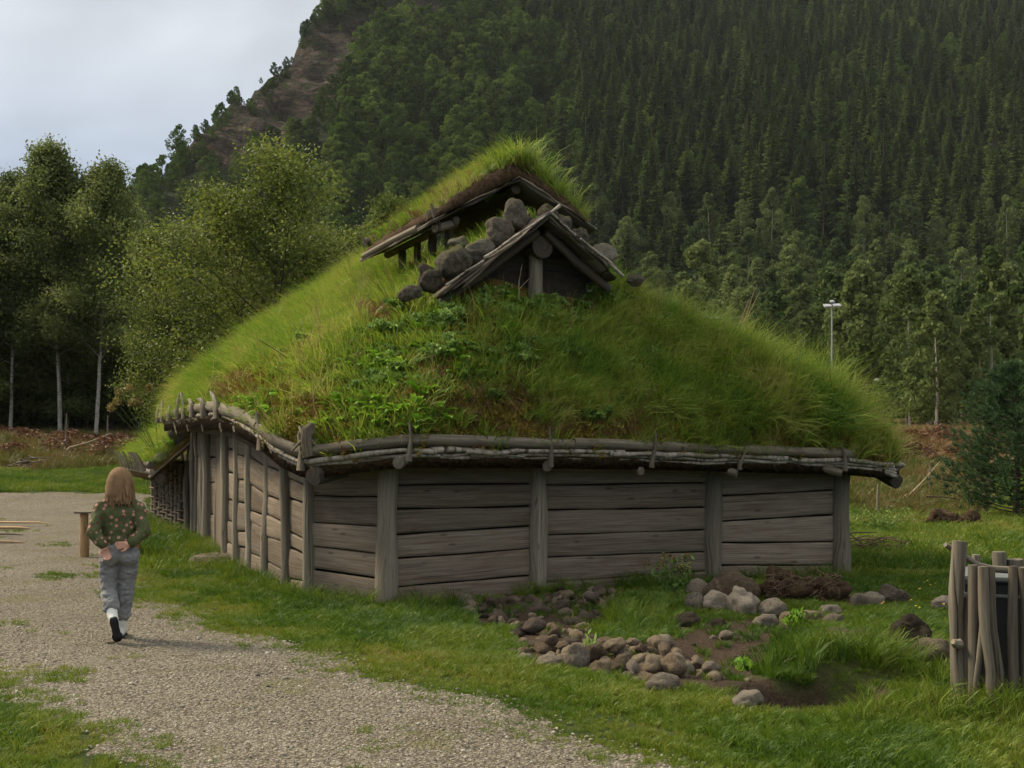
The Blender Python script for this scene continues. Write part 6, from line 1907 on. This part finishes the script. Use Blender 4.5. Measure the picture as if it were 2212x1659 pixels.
# ------------------------------------------------------------------ the walking person
gx, gy = gnd(258, 1386)
girl = empty('person', (gx, gy, Hs(gx, gy) + .012), math.atan2(.30, .95))
tag(girl, 'person in olive dotted blouse, grey trousers and white boots walking with hands behind back', 'person')
def capsule(mb, p0, r0, p1, r1, sq=1.0, sides=14):
    p0, p1 = np.array(p0, float), np.array(p1, float)
    d = p1 - p0; L = np.linalg.norm(d); d = d / (L + 1e-9)
    pts, rr = [], []
    for a in np.linspace(-90, -15, 5): pts.append(p0 + d * r0 * math.sin(R(a))); rr.append(max(r0 * math.cos(R(a)), 1e-4))
    for f in np.linspace(0, 1, 5): pts.append(p0 + d * L * f); rr.append(r0 + (r1 - r0) * f)
    for a in np.linspace(15, 90, 5): pts.append(p1 + d * r1 * math.sin(R(a))); rr.append(max(r1 * math.cos(R(a)), 1e-4))
    mb.tube(pts, rr, sides, squash=sq, cap=True)
def ellip(mb, c, r, rotz=0.0):
    k = 16; V = []
    for i in range(9):
        th = math.pi * (i + .001) / 8.002
        for j in range(k):
            a = 2 * math.pi * j / k
            x, y, z = r[0] * math.sin(th) * math.cos(a), r[1] * math.sin(th) * math.sin(a), r[2] * math.cos(th)
            V.append((c[0] + x * math.cos(rotz) - y * math.sin(rotz), c[1] + x * math.sin(rotz) + y * math.cos(rotz), c[2] + z))
    Q = [(i * k + j, (i + 1) * k + j, (i + 1) * k + (j + 1) % k, i * k + (j + 1) % k) for i in range(8) for j in range(k)]
    mb.add(V, Q)
    for i, rev in ((0, True), (8, False)):
        c_ = [i * k + j for j in range(k)]
        b = mb.n - len(V)
        T = [(b + c_[0], b + c_[j], b + c_[j + 1]) if rev else (b + c_[0], b + c_[j + 1], b + c_[j]) for j in range(1, k - 1)]
        mb.T.append(np.array(T))
def bake(name, mb, voxel, sm, mat, parent, wr=0.0, wscale=18.0, stretch=(1, 1, 1)):
    me = mb.mesh(name)
    o = bpy.data.objects.new('tmp', me); C.objects.link(o)
    md = o.modifiers.new('r', 'REMESH'); md.mode = 'VOXEL'; md.voxel_size = voxel
    ms = o.modifiers.new('s', 'SMOOTH'); ms.factor = .5; ms.iterations = sm
    dg = bpy.context.evaluated_depsgraph_get()
    nm = bpy.data.meshes.new_from_object(o.evaluated_get(dg)); nm.name = name
    bpy.data.objects.remove(o)
    n = len(nm.vertices)
    if wr:
        V = np.zeros(n * 3, np.float32); nm.vertices.foreach_get('co', V); V = V.reshape(-1, 3)
        N = np.zeros(n * 3, np.float32); nm.vertices.foreach_get('normal', N); N = N.reshape(-1, 3)
        w = np.abs(fbm(V[:, 0] * wscale * stretch[0], V[:, 1] * wscale * stretch[1], V[:, 2] * wscale * stretch[2], 7, 3) - .5) * 2
        nm.vertices.foreach_set('co', (V + N * ((.35 - w) * wr)[:, None]).astype(np.float32).ravel())
    nm.polygons.foreach_set('use_smooth', np.ones(len(nm.polygons), bool))
    nm.materials.clear(); nm.update()
    o = obj(name, nm, mat, parent)
    o.matrix_parent_inverse = Matrix()
    return o
M['skin'] = mat_plain('skin', (0.50, 0.27, 0.19), .55, .3, 25, .12, .1, .002)
M['hair'] = mat_wood('hair', (0.05, 0.028, 0.014), (0.18, 0.108, 0.055), (0.36, 0.235, 0.125), gu=160, gv=3, stain_amt=0)
m, n, l = mat_new('trouser_cloth')
tc = n.new('ShaderNodeTexCoord')
nz = noise(n, l, tc.outputs['Object'], 14, 4, .6); wv = noise(n, l, tc.outputs['Object'], 260, 2, .5)
finish(n, l, ramp(n, l, nz, [(.3, (.15, .15, .15)), (.7, (.26, .26, .258))]), .85, .15, wv, .3, .002)
M['trousers'] = m
m, n, l = mat_new('dotted_blouse')
tc = n.new('ShaderNodeTexCoord')
def dots(scale, thr, loc):
    mp = n.new('ShaderNodeMapping'); mp.inputs['Location'].default_value = loc; l.new(tc.outputs['Object'], mp.inputs[0])
    vo = n.new('ShaderNodeTexVoronoi'); vo.inputs['Scale'].default_value = scale; vo.inputs['Randomness'].default_value = .8
    l.new(mp.outputs[0], vo.inputs['Vector'])
    return ramp(n, l, vo.outputs['Distance'], [(thr * .8, (1, 1, 1)), (thr, (0, 0, 0))])
nz = noise(n, l, tc.outputs['Object'], 30, 4, .6)
col = ramp(n, l, nz, [(.3, (.052, .062, .026)), (.7, (.095, .105, .046))])
col = mixc(n, l, dots(20.0, .30, (.23, .31, .12)), col, (.42, .20, .16))
col = mixc(n, l, dots(17.0, .2, (1.7, .9, .6)), col, (.12, .03, .03))
finish(n, l, col, .8, .15, noise(n, l, tc.outputs['Object'], 300, 2), .2, .002)
M['blouse'] = m
M['boot'] = mat_plain('white_boot', (0.62, 0.63, 0.58), .4, .4, 14, .15)
M['sole'] = mat_plain('black_sole', (0.015, 0.015, 0.016), .6, .3, 60, .3)
# body in one surface
mb = MB()
fd = np.array([.80, .60])              # where the face points
hc = np.array([.015, .02, 1.275])
ellip(mb, hc, (.074, .088, .108), math.atan2(-fd[0], fd[1]))
ellip(mb, (hc[0] + fd[0] * .022, hc[1] + fd[1] * .022, 1.215), (.052, .06, .05), math.atan2(-fd[0], fd[1]))
nose = hc[:2] + fd * .088
capsule(mb, (nose[0], nose[1], 1.285), .008, (nose[0] + fd[0] * .016, nose[1] + fd[1] * .016, 1.255), .011)
capsule(mb, (*(hc[:2] + fd * .076), 1.222), .013, (*(hc[:2] + fd * .079), 1.228), .012)
for sg in (-1, 1):
    sdv = np.array([fd[1], -fd[0]]) * sg
    e_ = hc[:2] + sdv * .073 - fd * .01
    capsule(mb, (e_[0], e_[1], 1.255), .013, (e_[0], e_[1], 1.285), .016)
capsule(mb, (0, .0, 1.10), .05, (.01, .015, 1.22), .043)
ellip(mb, (0, 0, 1.0), (.125, .08, .14)); ellip(mb, (0, 0, .80), (.10, .07, .13)); ellip(mb, (0, 0, .70), (.10, .07, .08))
LS, LE, LW = (-.145, 0, 1.075), (-.195, -.085, .885), (-.115, -.135, .775)
RS_, RE, RW = (.145, 0, 1.075), (.19, -.085, .885), (.085, -.150, .785)
for a, b, c in ((LS, LE, LW), (RS_, RE, RW)):
    capsule(mb, a, .042, b, .034); capsule(mb, b, .034, c, .023)
LH, LK, LA = (-.075, 0, .69), (-.085, .03, .40), (-.048, -.125, .215)
RH, RK, RA = (.075, 0, .69), (.045, .055, .38), (.012, .10, .09)
for a, b, c in ((LH, LK, LA), (RH, RK, RA)):
    capsule(mb, a, .06, b, .045); capsule(mb, b, .045, c, .033)
def hand(wr, d, palm_n, curl, thumb_side):
    """palm, four fingers of different length and a thumb, from the wrist along d"""
    wr, d, pn = np.array(wr, float), np.array(d, float), np.array(palm_n, float)
    d /= np.linalg.norm(d); pn -= (pn @ d) * d; pn /= np.linalg.norm(pn); sd = np.cross(d, pn)
    pc = wr + d * .042
    capsule(mb, wr, .021, wr + d * .02, .023)
    for q in (-.020, -.007, .007, .020): capsule(mb, wr + d * .012 + sd * q * .8, .012, wr + d * .068 + sd * q, .0105)
    for q, Lf in zip((-.024, -.008, .008, .023), (.046, .058, .062, .053)):
        b = wr + d * .072 + sd * q
        m1 = b + (d * math.cos(curl) + pn * math.sin(curl)) * Lf * .52
        m2 = m1 + (d * math.cos(curl * 2.1) + pn * math.sin(curl * 2.1)) * Lf * .5
        capsule(mb, b, .0095, m1, .0085, sides=8); capsule(mb, m1, .0085, m2, .007, sides=8)
    tb = wr + d * .025 + sd * thumb_side * .022
    t1 = tb + (d * .7 + sd * thumb_side * .75 + pn * .3) * .03
    t2 = t1 + (d * .9 + sd * thumb_side * .1 + pn * .35) * .028
    capsule(mb, tb, .013, t1, .0105, sides=8); capsule(mb, t1, .0105, t2, .0085, sides=8)
hand(LW, (.28, -.05, -.95), (.2, -1, 0), .55, 1)
hand(RW, (-.97, -.15, -.05), (0, -1, .1), .5, -1)
body = bake('body', mb, .0045, 2, M['skin'], girl)
# eyes and mouth
for sg in (-1, 1):
    sdv = np.array([fd[1], -fd[0]]) * sg
    e_ = hc[:2] + fd * .074 + sdv * .030
    t = MB(); ellip(t, (e_[0], e_[1], 1.278), (.012, .012, .007)); o = obj('eye', t, M['sole'], body)
t = MB(); mo = hc[:2] + fd * .090; ellip(t, (mo[0], mo[1], 1.225), (.010, .012, .004)); obj('mouth', t, mat_plain('lips', (.4, .14, .12)), body)
# blouse
mb = MB()
ellip(mb, (0, 0, 1.01), (.150, .098, .135)); ellip(mb, (0, -.005, .90), (.142, .098, .14)); ellip(mb, (0, -.008, .81), (.138, .102, .085))
capsule(mb, (-.10, 0, 1.095), .055, (.10, 0, 1.095), .055); capsule(mb, (0, .005, 1.10), .058, (0, .01, 1.135), .053)
for a, b, c in ((LS, LE, LW), (RS_, RE, RW)):
    c = np.array(b) + (np.array(c) - np.array(b)) * .86
    capsule(mb, a, .053, b, .050); capsule(mb, b, .051, c, .040)
    capsule(mb, c - (c - np.array(b)) * .12, .046, c, .036)
bake('blouse', mb, .008, 4, M['blouse'], girl, .016, 15, (1, 1, .6))
# trousers
mb = MB()
ellip(mb, (0, -.012, .715), (.140, .108, .10)); ellip(mb, (0, -.01, .77), (.128, .1, .06))
LKn, LCu = np.array(LK), np.array(LK) + (np.array(LA) - np.array(LK)) * .62
RKn, RCu = np.array(RK), np.array(RK) + (np.array(RA) - np.array(RK)) * .60
ellip(mb, (-.062, -.045, .685), (.078, .075, .085)); ellip(mb, (.062, -.045, .685), (.078, .075, .085))
for hp, kn_, cu in ((LH, LKn, LCu), (RH, RKn, RCu)):
    capsule(mb, hp, .078, kn_, .062); capsule(mb, kn_, .062, cu, .057)
    capsule(mb, kn_ + (cu - kn_) * .75, .060, cu, .063)
bake('trousers', mb, .008, 4, M['trousers'], girl, .030, 15, (1, 1, 1.5))
# boots: shaft, foot and sole
def boot(ank, cuff, heel, toe, down, name):
    ank, cuff, heel, toe, down = (np.array(v, float) for v in (ank, cuff, heel, toe, down))
    mb = MB()
    capsule(mb, cuff, .050, ank, .042)
    capsule(mb, ank, .042, heel, .036); capsule(mb, heel, .035, toe, .032); capsule(mb, ank, .04, heel * .45 + toe * .55, .033)
    o = bake(name, mb, .007, 4, M['boot'], girl)
    s = MB(); d = toe - heel; L = np.linalg.norm(d); d /= L; dn = down / np.linalg.norm(down); sd = np.cross(d, dn)
    prof = [(-.04, .018), (-.03, .028), (0, .034), (.06, .029), (.11, .031), (L - .02, .040), (L + .01, .036), (L + .03, .022), (L + .036, .01)]
    V = []
    for k in (0, 1):
        for x, w in prof:
            c = heel + d * x + dn * (.026 + .022 * k)
            V += [c - sd * w, c + sd * w]
    n_ = len(prof)
    Q = []
    for i in range(n_ - 1):
        a = 2 * i
        Q += [(a, a + 1, a + 3, a + 2), (a + 2 * n_, a + 2 + 2 * n_, a + 3 + 2 * n_, a + 1 + 2 * n_), (a, a + 2, a + 2 + 2 * n_, a + 2 * n_), (a + 1, a + 1 + 2 * n_, a + 3 + 2 * n_, a + 3)]
    Q += [(0, 2 * n_, 2 * n_ + 1, 1), (2 * n_ - 2, 2 * n_ - 1, 4 * n_ - 1, 4 * n_ - 2)]
    so = obj('sole', s.add(V, Q), M['sole'], o)
    so.matrix_parent_inverse = Matrix()
boot(LA, np.array(LK) + (np.array(LA) - np.array(LK)) * .5, (-.036, -.165, .19), (-.012, -.11, .055), (.02, -.95, -.30), 'boot')
boot(RA, np.array(RK) + (np.array(RA) - np.array(RK)) * .5, (.008, .085, .05), (.02, .225, .048), (0, 0, -1), 'boot')
# hair
mb = MB()
ellip(mb, (hc[0] - fd[0] * .012, hc[1] - fd[1] * .012, 1.292), (.090, .104, .112), math.atan2(-fd[0], fd[1]))
bk = hc[:2] - fd * .035
capsule(mb, (bk[0], bk[1], 1.27), .092, (bk[0] - .01, bk[1] - .02, 1.185), .088)
hair = bake('hair', mb, .008, 4, M['hair'], girl)
Vh, Qh, Uh = [], [], []
r0 = np.random.RandomState(77)
fa_ = math.atan2(fd[1], fd[0])
for i in range(520):
    a = fa_ + r0.uniform(.85, 2 * math.pi - .85)
    el0 = r0.uniform(.05, 1.35)
    dr = np.array([math.cos(a), math.sin(a)])
    end = 1.14 + r0.normal(0, .022) + .02 * math.cos(a - fa_)
    n_ = 9; w = r0.uniform(.004, .008)
    k = len(Vh); sdv = np.array([-dr[1], dr[0], 0])
    flare = r0.uniform(-.012, .022)
    for j in range(n_):
        f = j / (n_ - 1)
        th = el0 * (1 - min(1, f * 2.2))
        if f < .4545: p = np.array([hc[0] - fd[0] * .012, hc[1] - fd[1] * .012, 1.292]) + np.array([dr[0] * .098 * math.cos(th), dr[1] * .104 * math.cos(th), .114 * math.sin(th)])
        else:
            g = (f - .4545) / .5455
            base = np.array([hc[0] - fd[0] * .012 + dr[0] * (.100 + flare * g), hc[1] - fd[1] * .012 + dr[1] * (.106 + flare * g)])
            p = np.array([base[0] + .008 * math.sin(g * 3 + i), base[1], 1.292 + (end - 1.292) * g])
        Vh += [p - sdv * w, p + sdv * w]; Uh += [(i * .13, f * .3), (i * .13 + .01, f * .3)]
    for j in range(n_ - 1):
        b = k + 2 * j; Qh.append((b, b + 1, b + 3, b + 2))
hs_ = obj('strand', MB().add(Vh, Qh, U=Uh), M['hair'], hair)
hs_.matrix_parent_inverse = Matrix()

# ------------------------------------------------------------------ haze
hz = boxmesh('haze', (0, 360, 227), 1290, 910, 460)
m = bpy.data.materials.new('haze'); m.use_nodes = True
n, l = m.node_tree.nodes, m.node_tree.links
n.clear()
pv_ = n.new('ShaderNodeVolumePrincipled')
pv_.inputs['Color'].default_value = (0.82, 0.88, 0.95, 1)
pv_.inputs['Density'].default_value = 0.00007
pv_.inputs['Anisotropy'].default_value = 0.2
ou = n.new('ShaderNodeOutputMaterial')
l.new(pv_.outputs[0], ou.inputs['Volume'])
tag(obj('haze', hz, m), 'thin pale haze hanging in the valley', None, None, 'stuff')
